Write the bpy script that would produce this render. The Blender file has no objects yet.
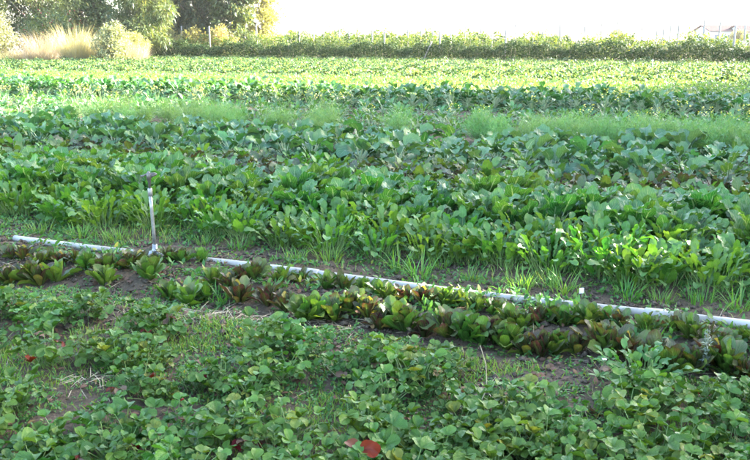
import bpy, math, random
import numpy as np
from mathutils import Vector, Matrix, noise as mnoise

SEED = 11
rng = np.random.default_rng(SEED)
random.seed(SEED)
scene = bpy.context.scene
COL = scene.collection
PI = math.pi
R = math.radians

# ------------------------------------------------------------------ camera
EYE = 1.6
HAZE = .00018
PITCH = R(13.3)
F = 804.0
cam_d = bpy.data.cameras.new('camera')
cam_d.sensor_width = 36.0
cam_d.lens = 36.0 * F / 750.0
cam_d.clip_start = 0.05
cam_d.clip_end = 3000
cam = bpy.data.objects.new('camera', cam_d)
COL.objects.link(cam)
cam.location = (0, 0, EYE)
cam.rotation_euler = (PI / 2 - PITCH, 0, 0)
scene.camera = cam


def ground_at(px, py, h=0.0):
    """where the photo's point (px, py) stands, h metres above the ground"""
    u, v = (px - 375) / F, (py - 230) / F
    d = np.array([u, math.cos(PITCH) - v * math.sin(PITCH), -math.sin(PITCH) - v * math.cos(PITCH)])
    t = (h - EYE) / d[2]
    return d[0] * t, d[1] * t


def at_depth(px, depth):
    return (px - 375) / F * depth


def photo_x(x, y, z=0.2):
    dz = z - EYE
    dep = y * math.cos(PITCH) - dz * math.sin(PITCH)
    return 375 + F * x / dep if dep > 0.3 else 1e9


def photo_y(x, y, z=0.0):
    dz = z - EYE
    dep = y * math.cos(PITCH) - dz * math.sin(PITCH)
    up = y * math.sin(PITCH) + dz * math.cos(PITCH)
    return 230 - F * up / dep


# the beds run a little oblique: E along the rows (towards the houses), N across them
TH = R(22.0)
E = np.array([math.cos(TH), -math.sin(TH)])
N = np.array([math.sin(TH), math.cos(TH)])


def bed(s, t):
    p = s * N + t * E
    return float(p[0]), float(p[1])


def bed_coords(x, y):
    return x * N[0] + y * N[1], x * E[0] + y * E[1]


# ------------------------------------------------------------------ mesh helpers
class MB:
    def __init__(self):
        self.v, self.q, self.t, self.uv, self.ti = [], [], [], [], []
        self.n = 0

    def add(self, v, q=None, t=None, uv=None, tint=(0.5, 0, 0, 1)):
        v = np.asarray(v, dtype=np.float64).reshape(-1, 3)
        k = len(v)
        self.v.append(v)
        if q is not None and len(q):
            self.q.append(np.asarray(q, dtype=np.int64).reshape(-1, 4) + self.n)
        if t is not None and len(t):
            self.t.append(np.asarray(t, dtype=np.int64).reshape(-1, 3) + self.n)
        self.uv.append(np.zeros((k, 2)) if uv is None else np.asarray(uv, dtype=np.float64).reshape(-1, 2))
        ti = np.asarray(tint, dtype=np.float64)
        self.ti.append(np.tile(ti, (k, 1)) if ti.ndim == 1 else ti)
        self.n += k

    def mesh(self, name, mat, smooth=True):
        me = bpy.data.meshes.new(name)
        if self.n == 0:
            return me
        v = np.concatenate(self.v)
        q = np.concatenate(self.q) if self.q else np.zeros((0, 4), dtype=np.int64)
        t = np.concatenate(self.t) if self.t else np.zeros((0, 3), dtype=np.int64)
        loops = np.concatenate([q.ravel(), t.ravel()])
        starts = np.concatenate([np.arange(len(q)) * 4, len(q) * 4 + np.arange(len(t)) * 3])
        me.vertices.add(len(v))
        me.vertices.foreach_set('co', v.astype(np.float32).ravel())
        me.loops.add(len(loops))
        me.loops.foreach_set('vertex_index', loops.astype(np.int32))
        me.polygons.add(len(starts))
        me.polygons.foreach_set('loop_start', starts.astype(np.int32))
        me.polygons.foreach_set('use_smooth', np.full(len(starts), smooth))
        me.update(calc_edges=True)
        uv = np.concatenate(self.uv)
        ul = me.uv_layers.new(name='UVMap')
        ul.data.foreach_set('uv', uv[loops].astype(np.float32).ravel())
        ca = me.color_attributes.new('tint', 'FLOAT_COLOR', 'POINT')
        ca.data.foreach_set('color', np.concatenate(self.ti).astype(np.float32).ravel())
        me.materials.append(mat)
        me.update()
        return me


def grid_quads(nv, nu):
    i = np.arange(nv)[:, None] * (nu + 1) + np.arange(nu)[None, :]
    i = i.ravel()
    return np.stack([i, i + 1, i + nu + 2, i + nu + 1], 1)


_GQ = {}


def gq(nv, nu):
    if (nv, nu) not in _GQ:
        _GQ[(nv, nu)] = grid_quads(nv, nu)
    return _GQ[(nv, nu)]


def P_(*pairs):
    xs = np.array([p[0] for p in pairs])
    ws = np.array([p[1] for p in pairs])
    return lambda v: np.interp(v, xs, ws)


PROF = dict(
    straw=P_((0, .12), (.15, .5), (.4, .88), (.62, 1), (.82, .88), (.94, .58), (1, .2)),
    romaine=P_((0, .32), (.15, .42), (.4, .74), (.65, 1), (.83, .93), (.94, .66), (1, .22)),
    chard=P_((0, .12), (.06, .5), (.2, .88), (.42, 1), (.68, .88), (.88, .55), (1, .08)),
    rocket=P_((0, .16), (.2, .3), (.27, .62), (.34, .36), (.45, .78), (.52, .5), (.65, .97), (.8, 1), (.93, .66), (1, .1)),
    beet=P_((0, .2), (.1, .75), (.25, 1), (.5, .92), (.8, .6), (1, .08)),
    kale=P_((0, .2), (.1, .62), (.3, .95), (.55, 1), (.8, .82), (.94, .45), (1, .1)),
    blade=P_((0, .8), (.3, 1), (.7, .7), (1, .05)),
    oval=P_((0, .15), (.3, .9), (.6, 1), (.9, .55), (1, .1)),
)


def leaf(mb, base, yaw, pitch, L, W, prof, nu=4, nv=8, arch=.5, cup=.2, ruf=0., rf=3., roll=0., twist=0., tint=(.5, 0, 0, 1), ser=0., puck=0.):
    """one leaf blade, growing from base along yaw / pitch and bending down by arch"""
    v = np.linspace(0, 1, nv + 1)
    u = np.linspace(-1, 1, nu + 1)
    ang = pitch - arch * v ** 1.3
    ds = L / nv
    cx = np.concatenate([[0], np.cumsum(np.cos((ang[1:] + ang[:-1]) / 2) * ds)])
    cz = np.concatenate([[0], np.cumsum(np.sin((ang[1:] + ang[:-1]) / 2) * ds)])
    w = W / 2 * PROF[prof](v)
    if ser:
        w = w * (1 - ser * (np.arange(nv + 1) % 2))
    V, U = np.meshgrid(v, u, indexing='ij')
    Wm = np.repeat(w[:, None], nu + 1, 1)
    y = U * Wm
    n = cup * np.abs(U) ** 1.5 * Wm
    if ruf:
        ph = random.random() * 6.28
        n = n + ruf * W * U ** 2 * np.sin(2 * PI * rf * V + ph + (U > 0) * 1.9) * np.minimum(1, V * 5)
    if puck:
        a, b = random.random() * 6, random.random() * 6
        n = n + puck * W * np.sin(V * 17 + a) * np.sin(U * 4.1 + b + V * 5)
    ro = roll + twist * V
    y, n = y * np.cos(ro) - n * np.sin(ro), y * np.sin(ro) + n * np.cos(ro)
    A = np.repeat(ang[:, None], nu + 1, 1)
    x = cx[:, None] - np.sin(A) * n
    z = cz[:, None] + np.cos(A) * n
    c, s = math.cos(yaw), math.sin(yaw)
    pts = np.stack([base[0] + x * c - y * s, base[1] + x * s + y * c, base[2] + z], -1)
    uv = np.stack([(U + 1) / 2, V], -1)
    mb.add(pts, gq(nv, nu), uv=uv, tint=tint)


def tube(mb, pts, rad, sides=6, cap=True, tint=(.5, 0, 0, 1)):
    pts = np.asarray(pts, float)
    k = len(pts)
    rad = np.full(k, rad) if np.isscalar(rad) else np.asarray(rad, float)
    d = np.gradient(pts, axis=0)
    d /= np.linalg.norm(d, axis=1)[:, None] + 1e-12
    ref = np.array([0, 0, 1.]) if abs(d[0][2]) < .9 else np.array([1., 0, 0])
    a = np.cross(d, ref)
    a /= np.linalg.norm(a, axis=1)[:, None] + 1e-12
    b = np.cross(d, a)
    th = np.arange(sides) / sides * 2 * PI
    ring = pts[:, None, :] + rad[:, None, None] * (np.cos(th)[None, :, None] * a[:, None, :] + np.sin(th)[None, :, None] * b[:, None, :])
    i = np.arange(k - 1)[:, None] * sides + np.arange(sides)[None, :]
    j = np.arange(k - 1)[:, None] * sides + (np.arange(sides)[None, :] + 1) % sides
    q = np.stack([i, j, j + sides, i + sides], -1).reshape(-1, 4)
    vv = ring.reshape(-1, 3)
    t = None
    if cap:
        vv = np.concatenate([vv, pts[:1], pts[-1:]])
        c0, c1 = k * sides, k * sides + 1
        t = [(c0, (m + 1) % sides, m) for m in range(sides)] + [(c1, (k - 1) * sides + m, (k - 1) * sides + (m + 1) % sides) for m in range(sides)]
    uv = np.zeros((len(vv), 2))
    uv[:k * sides, 1] = np.repeat(np.linspace(0, 1, k), sides)
    mb.add(vv, q, t, uv=uv, tint=tint)


def stalk(mb, p0, yaw, pitch, L, r0, r1, arch=.4, seg=4, tint=(.5, 0, 0, 1), sides=3):
    v = np.linspace(0, 1, seg + 1)
    ang = pitch - arch * v
    ds = L / seg
    x = np.concatenate([[0], np.cumsum(np.cos((ang[1:] + ang[:-1]) / 2) * ds)])
    z = np.concatenate([[0], np.cumsum(np.sin((ang[1:] + ang[:-1]) / 2) * ds)])
    pts = np.stack([p0[0] + x * math.cos(yaw), p0[1] + x * math.sin(yaw), p0[2] + z], -1)
    tube(mb, pts, np.linspace(r0, r1, seg + 1), sides, cap=False, tint=tint)
    return pts[-1], ang[-1]


def box(mb, x0, x1, y0, y1, z0, z1, tint=(.5, 0, 0, 1)):
    v = [(x, y, z) for z in (z0, z1) for y in (y0, y1) for x in (x0, x1)]
    q = [(0, 2, 3, 1), (4, 5, 7, 6), (0, 1, 5, 4), (1, 3, 7, 5), (3, 2, 6, 7), (2, 0, 4, 6)]
    mb.add(v, q, tint=tint)


def leaf_cloud(mb, pts, L, W, nrm=None, droop=0., tilt=1.0, tint=None, bend=.25):
    """many small bent leaves (two quads each) at pts; vectorised"""
    pts = np.asarray(pts, float)
    k = len(pts)
    L = np.broadcast_to(L, (k,))
    W = np.broadcast_to(W, (k,))
    yaw = rng.uniform(0, 2 * PI, k)
    pit = rng.normal(-droop, .55 * tilt, k)
    d = np.stack([np.cos(yaw) * np.cos(pit), np.sin(yaw) * np.cos(pit), np.sin(pit)], -1)
    if nrm is not None:
        d = d + nrm
        d /= np.linalg.norm(d, axis=1)[:, None] + 1e-9
    side = np.cross(d, rng.normal(0, .45, (k, 3)) + np.array([0, 0, 1.]))
    side /= np.linalg.norm(side, axis=1)[:, None] + 1e-9
    up = np.cross(side, d)
    p0 = pts
    p1 = pts + d * (L * .5)[:, None] + up * (L * bend * .5)[:, None]
    p2 = pts + d * L[:, None]
    hw = (W / 2)[:, None]
    v = np.stack([p0 - side * hw * .35, p0 + side * hw * .35, p1 - side * hw, p1 + side * hw, p2 - side * hw * .25, p2 + side * hw * .25], 1)
    o = np.arange(k)[:, None] * 6
    q = np.stack([o + np.array([[0, 1, 3, 2]]), o + np.array([[2, 3, 5, 4]])], 1).reshape(-1, 4)
    uv = np.tile(np.array([[.3, 0], [.7, 0], [0, .5], [1, .5], [.35, 1], [.65, 1]]), (k, 1))
    if tint is None:
        tint = np.stack([rng.random(k), rng.random(k) ** 14, rng.random(k), np.ones(k)], -1)
    mb.add(v.reshape(-1, 3), q, uv=uv, tint=np.repeat(tint, 6, 0))


# ------------------------------------------------------------------ materials
def nt_new(name):
    m = bpy.data.materials.new(name)
    m.use_nodes = True
    nt = m.node_tree
    nt.nodes.clear()
    return m, nt


def nd(nt, typ, **kw):
    n = nt.nodes.new(typ)
    for k, v in kw.items():
        if k == 'ins':
            for a, b in v.items():
                n.inputs[a].default_value = b
        else:
            setattr(n, k, v)
    return n


def math_n(nt, op, a, b=None, c=None, clamp=False):
    n = nt.nodes.new('ShaderNodeMath')
    n.operation = op
    n.use_clamp = clamp
    for i, x in enumerate((a, b, c)):
        if x is None:
            continue
        if isinstance(x, (int, float)):
            n.inputs[i].default_value = x
        else:
            nt.links.new(x, n.inputs[i])
    return n.outputs[0]


def mix_c(nt, fac, a, b, mode='MIX'):
    n = nt.nodes.new('ShaderNodeMix')
    n.data_type = 'RGBA'
    n.blend_type = mode
    for sock, x in ((n.inputs[0], fac), (n.inputs[6], a), (n.inputs[7], b)):
        if isinstance(x, (int, float)):
            sock.default_value = x
        elif isinstance(x, (tuple, list)):
            sock.default_value = (*x[:3], 1)
        else:
            nt.links.new(x, sock)
    return n.outputs[2]


def leaf_mat(name, a, b, old=(.35, .28, .05), flush=(.1, .02, .02), vein=(.2, .3, .1), vein_w=.04, vein_s=.6, flush_s=0., rough=.34, spec=.42, trans=.3,
             back=(.12, .2, .08), obj_var=.22, bump=.25, nscale=45., lat=.45):
    m, nt = nt_new(name)
    ln = nt.links.new
    at = nd(nt, 'ShaderNodeAttribute', attribute_name='tint')
    sp = nd(nt, 'ShaderNodeSeparateColor')
    ln(at.outputs['Color'], sp.inputs[0])
    uvn = nd(nt, 'ShaderNodeUVMap', uv_map='UVMap')
    sx = nd(nt, 'ShaderNodeSeparateXYZ')
    ln(uvn.outputs[0], sx.inputs[0])
    U, V = sx.outputs[0], sx.outputs[1]
    au = math_n(nt, 'ABSOLUTE', math_n(nt, 'SUBTRACT', U, .5))
    tc = nd(nt, 'ShaderNodeTexCoord')
    no = nd(nt, 'ShaderNodeTexNoise', ins={'Scale': nscale, 'Detail': 4., 'Roughness': .6})
    ln(tc.outputs['Object'], no.inputs['Vector'])
    base = mix_c(nt, sp.outputs[0], a, b)
    # flush of the second pigment towards the leaf's margin
    if flush_s:
        f = math_n(nt, 'MULTIPLY', math_n(nt, 'ADD', math_n(nt, 'MULTIPLY', au, 1.2), math_n(nt, 'MULTIPLY', V, .5)), sp.outputs[2])
        f = math_n(nt, 'ADD', f, math_n(nt, 'MULTIPLY', math_n(nt, 'SUBTRACT', no.outputs[0], .5), .9))
        base = mix_c(nt, math_n(nt, 'MULTIPLY', f, flush_s, clamp=True), base, flush)
    base = mix_c(nt, math_n(nt, 'MULTIPLY', sp.outputs[1], math_n(nt, 'ADD', math_n(nt, 'MULTIPLY', no.outputs[0], .8), .4), clamp=True), base, old)
    # midrib and side veins
    mid = math_n(nt, 'SUBTRACT', 1., math_n(nt, 'DIVIDE', au, math_n(nt, 'SUBTRACT', vein_w, math_n(nt, 'MULTIPLY', V, vein_w * .75))), clamp=True)
    fr = math_n(nt, 'FRACT', math_n(nt, 'SUBTRACT', math_n(nt, 'MULTIPLY', V, 7.), math_n(nt, 'MULTIPLY', au, 6.)))
    la = math_n(nt, 'MULTIPLY', math_n(nt, 'SUBTRACT', 1., math_n(nt, 'MULTIPLY', math_n(nt, 'ABSOLUTE', math_n(nt, 'SUBTRACT', fr, .5)), 7.), clamp=True), lat)
    ve = math_n(nt, 'MAXIMUM', mid, la)
    base = mix_c(nt, math_n(nt, 'MULTIPLY', ve, vein_s), base, vein)
    oi = nd(nt, 'ShaderNodeObjectInfo')
    val = math_n(nt, 'MULTIPLY', math_n(nt, 'ADD', math_n(nt, 'MULTIPLY', oi.outputs['Random'], obj_var), 1 - obj_var / 2),
                 math_n(nt, 'ADD', math_n(nt, 'MULTIPLY', no.outputs[0], .7), .65))
    hs = nd(nt, 'ShaderNodeHueSaturation')
    ln(base, hs.inputs['Color'])
    ln(val, hs.inputs['Value'])
    ln(math_n(nt, 'ADD', math_n(nt, 'MULTIPLY', math_n(nt, 'FRACT', math_n(nt, 'MULTIPLY', oi.outputs['Random'], 7.3)), .05), .475), hs.inputs['Hue'])
    col = hs.outputs[0]
    geo = nd(nt, 'ShaderNodeNewGeometry')
    col2 = mix_c(nt, math_n(nt, 'MULTIPLY', geo.outputs['Backfacing'], .35), col, back)
    bp = nd(nt, 'ShaderNodeBump', ins={'Strength': bump, 'Distance': .008})
    ln(math_n(nt, 'SUBTRACT', no.outputs[0], math_n(nt, 'MULTIPLY', ve, .7)), bp.inputs['Height'])
    pr = nd(nt, 'ShaderNodeBsdfPrincipled', ins={'Roughness': rough, 'Specular IOR Level': spec})
    ln(col2, pr.inputs['Base Color'])
    ln(bp.outputs[0], pr.inputs['Normal'])
    tr = nd(nt, 'ShaderNodeBsdfTranslucent')
    ln(mix_c(nt, 1., col, (1.7, 1.5, .6), 'MULTIPLY'), tr.inputs['Color'])
    mx = nd(nt, 'ShaderNodeMixShader', ins={0: trans})
    ln(pr.outputs[0], mx.inputs[1])
    ln(tr.outputs[0], mx.inputs[2])
    out = nd(nt, 'ShaderNodeOutputMaterial')
    ln(mx.outputs[0], out.inputs[0])
    return m


def plain_mat(name, a, b=None, rough=.6, scale=20., bump=.2, metal=0., spec=.4, coords='Object'):
    m, nt = nt_new(name)
    ln = nt.links.new
    b = b or a
    tc = nd(nt, 'ShaderNodeTexCoord')
    no = nd(nt, 'ShaderNodeTexNoise', ins={'Scale': scale, 'Detail': 6., 'Roughness': .65})
    ln(tc.outputs[coords], no.inputs['Vector'])
    rp = nd(nt, 'ShaderNodeMapRange', ins={1: .35, 2: .65})
    ln(no.outputs[0], rp.inputs[0])
    c = mix_c(nt, rp.outputs[0], a, b)
    pr = nd(nt, 'ShaderNodeBsdfPrincipled', ins={'Roughness': rough, 'Metallic': metal, 'Specular IOR Level': spec})
    ln(c, pr.inputs['Base Color'])
    if bump:
        bp = nd(nt, 'ShaderNodeBump', ins={'Strength': bump, 'Distance': .01})
        ln(no.outputs[0], bp.inputs['Height'])
        ln(bp.outputs[0], pr.inputs['Normal'])
    out = nd(nt, 'ShaderNodeOutputMaterial')
    ln(pr.outputs[0], out.inputs[0])
    return m


def soil_mat():
    m, nt = nt_new('soil')
    ln = nt.links.new
    tc = nd(nt, 'ShaderNodeTexCoord')
    big = nd(nt, 'ShaderNodeTexNoise', ins={'Scale': 1.3, 'Detail': 5., 'Roughness': .6})
    fine = nd(nt, 'ShaderNodeTexNoise', ins={'Scale': 38., 'Detail': 8., 'Roughness': .75})
    vo = nd(nt, 'ShaderNodeTexVoronoi', ins={'Scale': 55.})
    for n in (big, fine, vo):
        ln(tc.outputs['Object'], n.inputs['Vector'])
    f2 = nd(nt, 'ShaderNodeMapRange', ins={1: .3, 2: .7})
    ln(fine.outputs[0], f2.inputs[0])
    c = mix_c(nt, f2.outputs[0], (.04, .028, .018), (.16, .118, .078))
    f1 = nd(nt, 'ShaderNodeMapRange', ins={1: .42, 2: .62})
    ln(big.outputs[0], f1.inputs[0])
    c = mix_c(nt, math_n(nt, 'MULTIPLY', f1.outputs[0], .5), c, (.17, .125, .075))
    bp = nd(nt, 'ShaderNodeBump', ins={'Strength': .9, 'Distance': .02})
    ln(math_n(nt, 'ADD', fine.outputs[0], math_n(nt, 'MULTIPLY', vo.outputs[0], .6)), bp.inputs['Height'])
    pr = nd(nt, 'ShaderNodeBsdfPrincipled', ins={'Roughness': .95, 'Specular IOR Level': .2})
    ln(c, pr.inputs['Base Color'])
    ln(bp.outputs[0], pr.inputs['Normal'])
    out = nd(nt, 'ShaderNodeOutputMaterial')
    ln(pr.outputs[0], out.inputs[0])
    return m


M = dict(
    straw=leaf_mat('strawberry_leaf', (.016, .068, .010), (.088, .19, .018), old=(.3, .28, .04), vein=(.15, .26, .06), vein_w=.06, vein_s=.6, lat=.6, bump=.6, rough=.36, spec=.32, back=(.12, .22, .05), trans=.22),
    red_leaf=leaf_mat('red_leaf', (.2, .006, .008), (.17, .012, .008), old=(.11, .045, .012), vein=(.05, .01, .01), vein_s=.8, rough=.5, back=(.12, .03, .02), trans=.1, spec=.2),
    brown_leaf=leaf_mat('brown_leaf', (.12, .07, .04), (.2, .11, .06), vein=(.08, .05, .03), rough=.7, back=(.2, .14, .1), trans=.15, spec=.3),
    lettuce=leaf_mat('romaine_leaf', (.024, .082, .01), (.09, .205, .022), flush=(.065, .016, .018), flush_s=1.25, vein=(.22, .28, .12), vein_w=.07, vein_s=.55, rough=.35, back=(.14, .16, .08), trans=.25, bump=.5, nscale=32.),
    rocket=leaf_mat('rocket_leaf', (.034, .115, .014), (.098, .225, .028), old=(.35, .36, .06), vein=(.2, .33, .1), vein_w=.05, vein_s=.5, rough=.45, back=(.14, .26, .1), trans=.35),
    chard=leaf_mat('chard_leaf', (.024, .10, .016), (.08, .215, .028), vein=(.42, .52, .3), vein_w=.075, vein_s=.75, rough=.38, back=(.15, .26, .12), trans=.33, bump=.7, nscale=28., lat=.4),
    beet=leaf_mat('beet_leaf', (.030, .09, .016), (.09, .205, .028), flush=(.07, .025, .035), flush_s=.75, vein=(.2, .2, .1), vein_w=.05, vein_s=.5, rough=.42, back=(.13, .2, .1), trans=.28, bump=.6),
    kale=leaf_mat('kale_leaf', (.028, .10, .034), (.09, .21, .068), vein=(.3, .38, .28), vein_w=.05, vein_s=.6, rough=.48, back=(.13, .24, .13), trans=.25, bump=.4),
    broccoli=leaf_mat('broccoli_leaf', (.022, .09, .026), (.07, .195, .048), vein=(.28, .36, .2), vein_w=.05, rough=.42, back=(.17, .27, .14), trans=.3),
    greens=leaf_mat('greens_leaf', (.05, .145, .05), (.14, .26, .10), vein=(.28, .36, .12), rough=.45, back=(.2, .3, .12), trans=.35),
    fennel=leaf_mat('fennel_frond', (.10, .24, .075), (.17, .31, .11), vein=(.16, .3, .07), vein_s=0, rough=.6, back=(.14, .26, .07), trans=.35, bump=0),
    weed=leaf_mat('weed_leaf', (.05, .13, .025), (.11, .22, .045), vein_s=.2, rough=.5, back=(.15, .25, .09), trans=.35, bump=0),
    grass=leaf_mat('grass_blade', (.08, .22, .03), (.16, .32, .05), old=(.4, .34, .15), vein_s=.2, rough=.45, back=(.14, .24, .07), trans=.35, bump=0),
    yellow_grass=leaf_mat('sunny_grass', (.12, .22, .07), (.2, .28, .11), old=(.42, .36, .16), vein_s=.1, rough=.5, back=(.22, .28, .08), trans=.35, bump=0),
    hedge=leaf_mat('bramble_leaf', (.016, .05, .012), (.045, .095, .024), old=(.12, .15, .04), vein_s=.1, rough=.7, spec=.15, back=(.05, .1, .03), trans=.1, bump=0),
    vine=leaf_mat('vine_leaf', (.10, .18, .045), (.19, .265, .07), old=(.36, .34, .08), vein_s=.1, rough=.45, back=(.2, .27, .1), trans=.4, bump=0),
    trellis=leaf_mat('trellis_leaf', (.05, .11, .02), (.115, .19, .04), old=(.3, .28, .07), vein_s=.1, rough=.6, spec=.25, back=(.12, .19, .05), trans=.35, bump=0),
    field_dark=leaf_mat('field_dark_leaf', (.018, .06, .018), (.05, .125, .03), vein_s=.2, rough=.5, spec=.3, back=(.06, .12, .04), trans=.15, bump=0),
    dark_tree=leaf_mat('dark_tree_leaf', (.035, .06, .025), (.08, .115, .04), vein_s=0, rough=.5, back=(.06, .09, .04), trans=.2, bump=0),
    olive_tree=leaf_mat('olive_tree_leaf', (.05, .09, .03), (.125, .165, .06), old=(.3, .26, .08), vein_s=0, rough=.5, back=(.16, .18, .08), trans=.3, bump=0),
    gold_tree=leaf_mat('gold_tree_leaf', (.22, .23, .09), (.33, .31, .14), old=(.4, .3, .12), vein_s=0, rough=.5, back=(.3, .28, .1), trans=.4, bump=0),
    sage=leaf_mat('sage_bush_leaf', (.18, .22, .11), (.28, .31, .18), old=(.4, .34, .2), vein_s=0, rough=.6, back=(.3, .3, .2), trans=.25, bump=0),
    pink_grass=leaf_mat('dry_pink_grass', (.32, .28, .24), (.42, .37, .32), vein_s=0, rough=.7, back=(.4, .32, .26), trans=.3, bump=0),
    gold_grass=leaf_mat('dry_gold_grass', (.30, .30, .2), (.4, .39, .29), vein_s=0, rough=.6, back=(.45, .36, .12), trans=.4, bump=0),
    spike=leaf_mat('grey_weed_leaf', (.16, .2, .15), (.22, .26, .2), vein_s=0, rough=.6, back=(.2, .24, .18), trans=.2, bump=0),
    stalk_green=plain_mat('green_stalk', (.13, .22, .06), (.2, .28, .09), rough=.5, bump=0),
    stalk_pale=plain_mat('pale_stalk', (.32, .4, .2), (.42, .48, .28), rough=.45, bump=0),
    stalk_red=plain_mat('red_stalk', (.2, .06, .05), (.24, .16, .07), rough=.5, bump=0),
    straw_dry=plain_mat('dry_straw', (.3, .24, .14), (.42, .35, .22), rough=.8, bump=0),
    bark=plain_mat('bark', (.16, .12, .085), (.3, .25, .19), rough=.9, scale=9., bump=.6),
    pale_bark=plain_mat('pale_bark', (.35, .31, .26), (.48, .44, .38), rough=.9, scale=9., bump=.5),
    soil=soil_mat(),
    clod=plain_mat('soil_clod', (.035, .026, .018), (.15, .115, .08), rough=.95, scale=60., bump=.6, spec=.2),
    pvc=plain_mat('weathered_white_pipe', (.50, .48, .43), (.27, .235, .185), rough=.55, scale=4., bump=.05, spec=.5),
    zinc=plain_mat('galvanised_steel', (.36, .36, .35), (.22, .22, .21), rough=.42, scale=30., bump=.05, metal=.7),
    head=plain_mat('dark_sprinkler_metal', (.2, .18, .15), (.12, .115, .11), rough=.45, scale=40., bump=.1, metal=.5),
    post=plain_mat('weathered_post_wood', (.2, .175, .15), (.32, .29, .25), rough=.85, scale=6., bump=.3),
    white=plain_mat('white_plastic', (.8, .8, .78), (.74, .74, .72), rough=.4, bump=0),
    wall=plain_mat('white_house_wall', (.78, .77, .75), (.72, .71, .69), rough=.8, scale=2., bump=.05),
    roof=plain_mat('pink_brown_roof_tile', (.115, .07, .063), (.15, .095, .085), rough=1., scale=3., bump=0, spec=0),
    glass=plain_mat('dark_window_glass', (.12, .15, .19), (.16, .19, .23), rough=.15, bump=0, spec=.6),
    berry=plain_mat('red_fruit', (.22, .008, .008), (.16, .01, .008), rough=.3, scale=200, bump=.2, spec=.5),
    flower_y=plain_mat('yellow_blossom', (.75, .62, .06), (.8, .7, .12), rough=.6, bump=0),
    flower_w=plain_mat('white_blossom', (.8, .8, .76), (.85, .85, .82), rough=.6, bump=0),
    flower_v=plain_mat('violet_blossom', (.16, .05, .3), (.24, .08, .4), rough=.5, bump=0),
)


# ------------------------------------------------------------------ things
def link(o, parent=None):
    COL.objects.link(o)
    if parent is not None:
        o.parent = parent
    return o


def tag(o, label=None, cat=None, group=None, kind=None):
    if label:
        o['label'] = label
    if cat:
        o['category'] = cat
    if group:
        o['group'] = group
    if kind:
        o['kind'] = kind
    return o


def thing(name, loc, rz, label, cat, group=None, sc=1.0):
    o = bpy.data.objects.new(name, None)
    o.empty_display_size = .1
    o.location = loc
    o.rotation_euler = (0, 0, rz)
    o.scale = (sc, sc, sc)
    return tag(link(o), label, cat, group)


def part(name, me, parent, label=None):
    o = link(bpy.data.objects.new(name, me), parent)
    if label:
        o['label'] = label
    return o


ONES = ['', 'first', 'second', 'third', 'fourth', 'fifth', 'sixth', 'seventh', 'eighth', 'ninth', 'tenth', 'eleventh', 'twelfth', 'thirteenth',
        'fourteenth', 'fifteenth', 'sixteenth', 'seventeenth', 'eighteenth', 'nineteenth']
TENS = ['', '', 'twent', 'thirt', 'fort', 'fift', 'sixt', 'sevent', 'eight', 'ninet']


def ordinal(k):
    if k < 20:
        return ONES[k]
    a, b = divmod(k, 10)
    return TENS[a] + 'ieth' if b == 0 else TENS[a] + 'y-' + ONES[b]


SPR = ground_at(155, 251)                 # foot of the sprinkler riser
SPR_T = bed_coords(*SPR)[1]


def say_place(rows):
    """rows: list of lists of (x, y). Gives each plant its count from the sprinkler along its own row."""
    out = []
    for row in rows:
        t = [bed_coords(x, y)[1] - SPR_T for x, y in row]
        pos = sorted([i for i in range(len(row)) if t[i] >= 0], key=lambda i: t[i])
        neg = sorted([i for i in range(len(row)) if t[i] < 0], key=lambda i: -t[i])
        w = [''] * len(row)
        for k, i in enumerate(pos):
            w[i] = ordinal(k + 1) + " from sprinkler's line towards houses"
        for k, i in enumerate(neg):
            w[i] = ordinal(k + 1) + " from sprinkler's line towards trees"
        out.append(w)
    return out


def put(name, var, x, y, rz, sc, label, cat, group, z=0., sink=.008):
    """one plant: an Empty at its foot with its parts; every plant of a kind shares its variants' mesh data"""
    r = thing(name, (x, y, z - sink), rz, label, cat, group, sc)
    for pname, me in var.items():
        part(pname, me, r)
    return r


def tnt(old=.06, pur=None, lo=0., hi=1.):
    g = 0.0
    if random.random() < old:
        g = random.uniform(.4, 1.)
    return (random.uniform(lo, hi), g, random.random() if pur is None else pur, 1)


# ---- strawberry
def strawberry(n, red=0, brown=0, fruit=0, lo=0., hi=1.):
    f, s, r, b = MB(), MB(), MB(), MB()
    for i in range(n):
        t = (i + .5) / n
        yaw = i * 2.4 + random.uniform(-.4, .4)
        el = R(89 - 50 * t ** 1.1 + random.uniform(-12, 12))
        L = random.uniform(.05, .18)
        p0 = (random.gauss(0, .025), random.gauss(0, .025), 0)
        p, a = stalk(s, p0, yaw, el, L, .0024, .0016, arch=random.uniform(.1, .7), seg=3)
        size = random.uniform(.027, .058) * (1.08 - .3 * t)
        tgt = r if i >= n - red else (b if i >= n - red - brown else f)
        ti = tnt(.05, lo=lo, hi=hi)
        base_p = random.uniform(-.35, 1.0)
        for dy in (0, 1.3, -1.3):
            k = 1. if dy == 0 else random.uniform(.86, .98)
            leaf(tgt, p, yaw + dy + random.uniform(-.12, .12), base_p + random.uniform(-.25, .2), size * k, size * .9 * k, 'straw', 4, 12,
                 arch=random.uniform(-.2, 1.), cup=random.uniform(.25, .75), ruf=.03, rf=2, roll=random.uniform(-.6, .6), tint=ti, ser=.11, puck=.03)
    out = dict(foliage=f.mesh('foliage', M['straw']), stalks=s.mesh('stalks', M['stalk_green']))
    if red:
        out['red_foliage'] = r.mesh('red_foliage', M['red_leaf'])
    if brown:
        out['withered_foliage'] = b.mesh('withered_foliage', M['brown_leaf'])
    if fruit:
        m = MB()
        a = random.uniform(3.9, 5.4)
        c = np.array([math.cos(a) * .15, math.sin(a) * .15, .07])
        k = np.linspace(0, PI, 7)
        tube(m, [c + np.array([0, 0, -.03 * (1 - math.cos(q)) / 2]) for q in k], [max(.001, .010 * math.sin(q) ** .7 * (1.1 - .06 * i)) for i, q in enumerate(k)], 8, cap=False)
        out['fruit'] = m.mesh('fruit', M['berry'])
    return out


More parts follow.
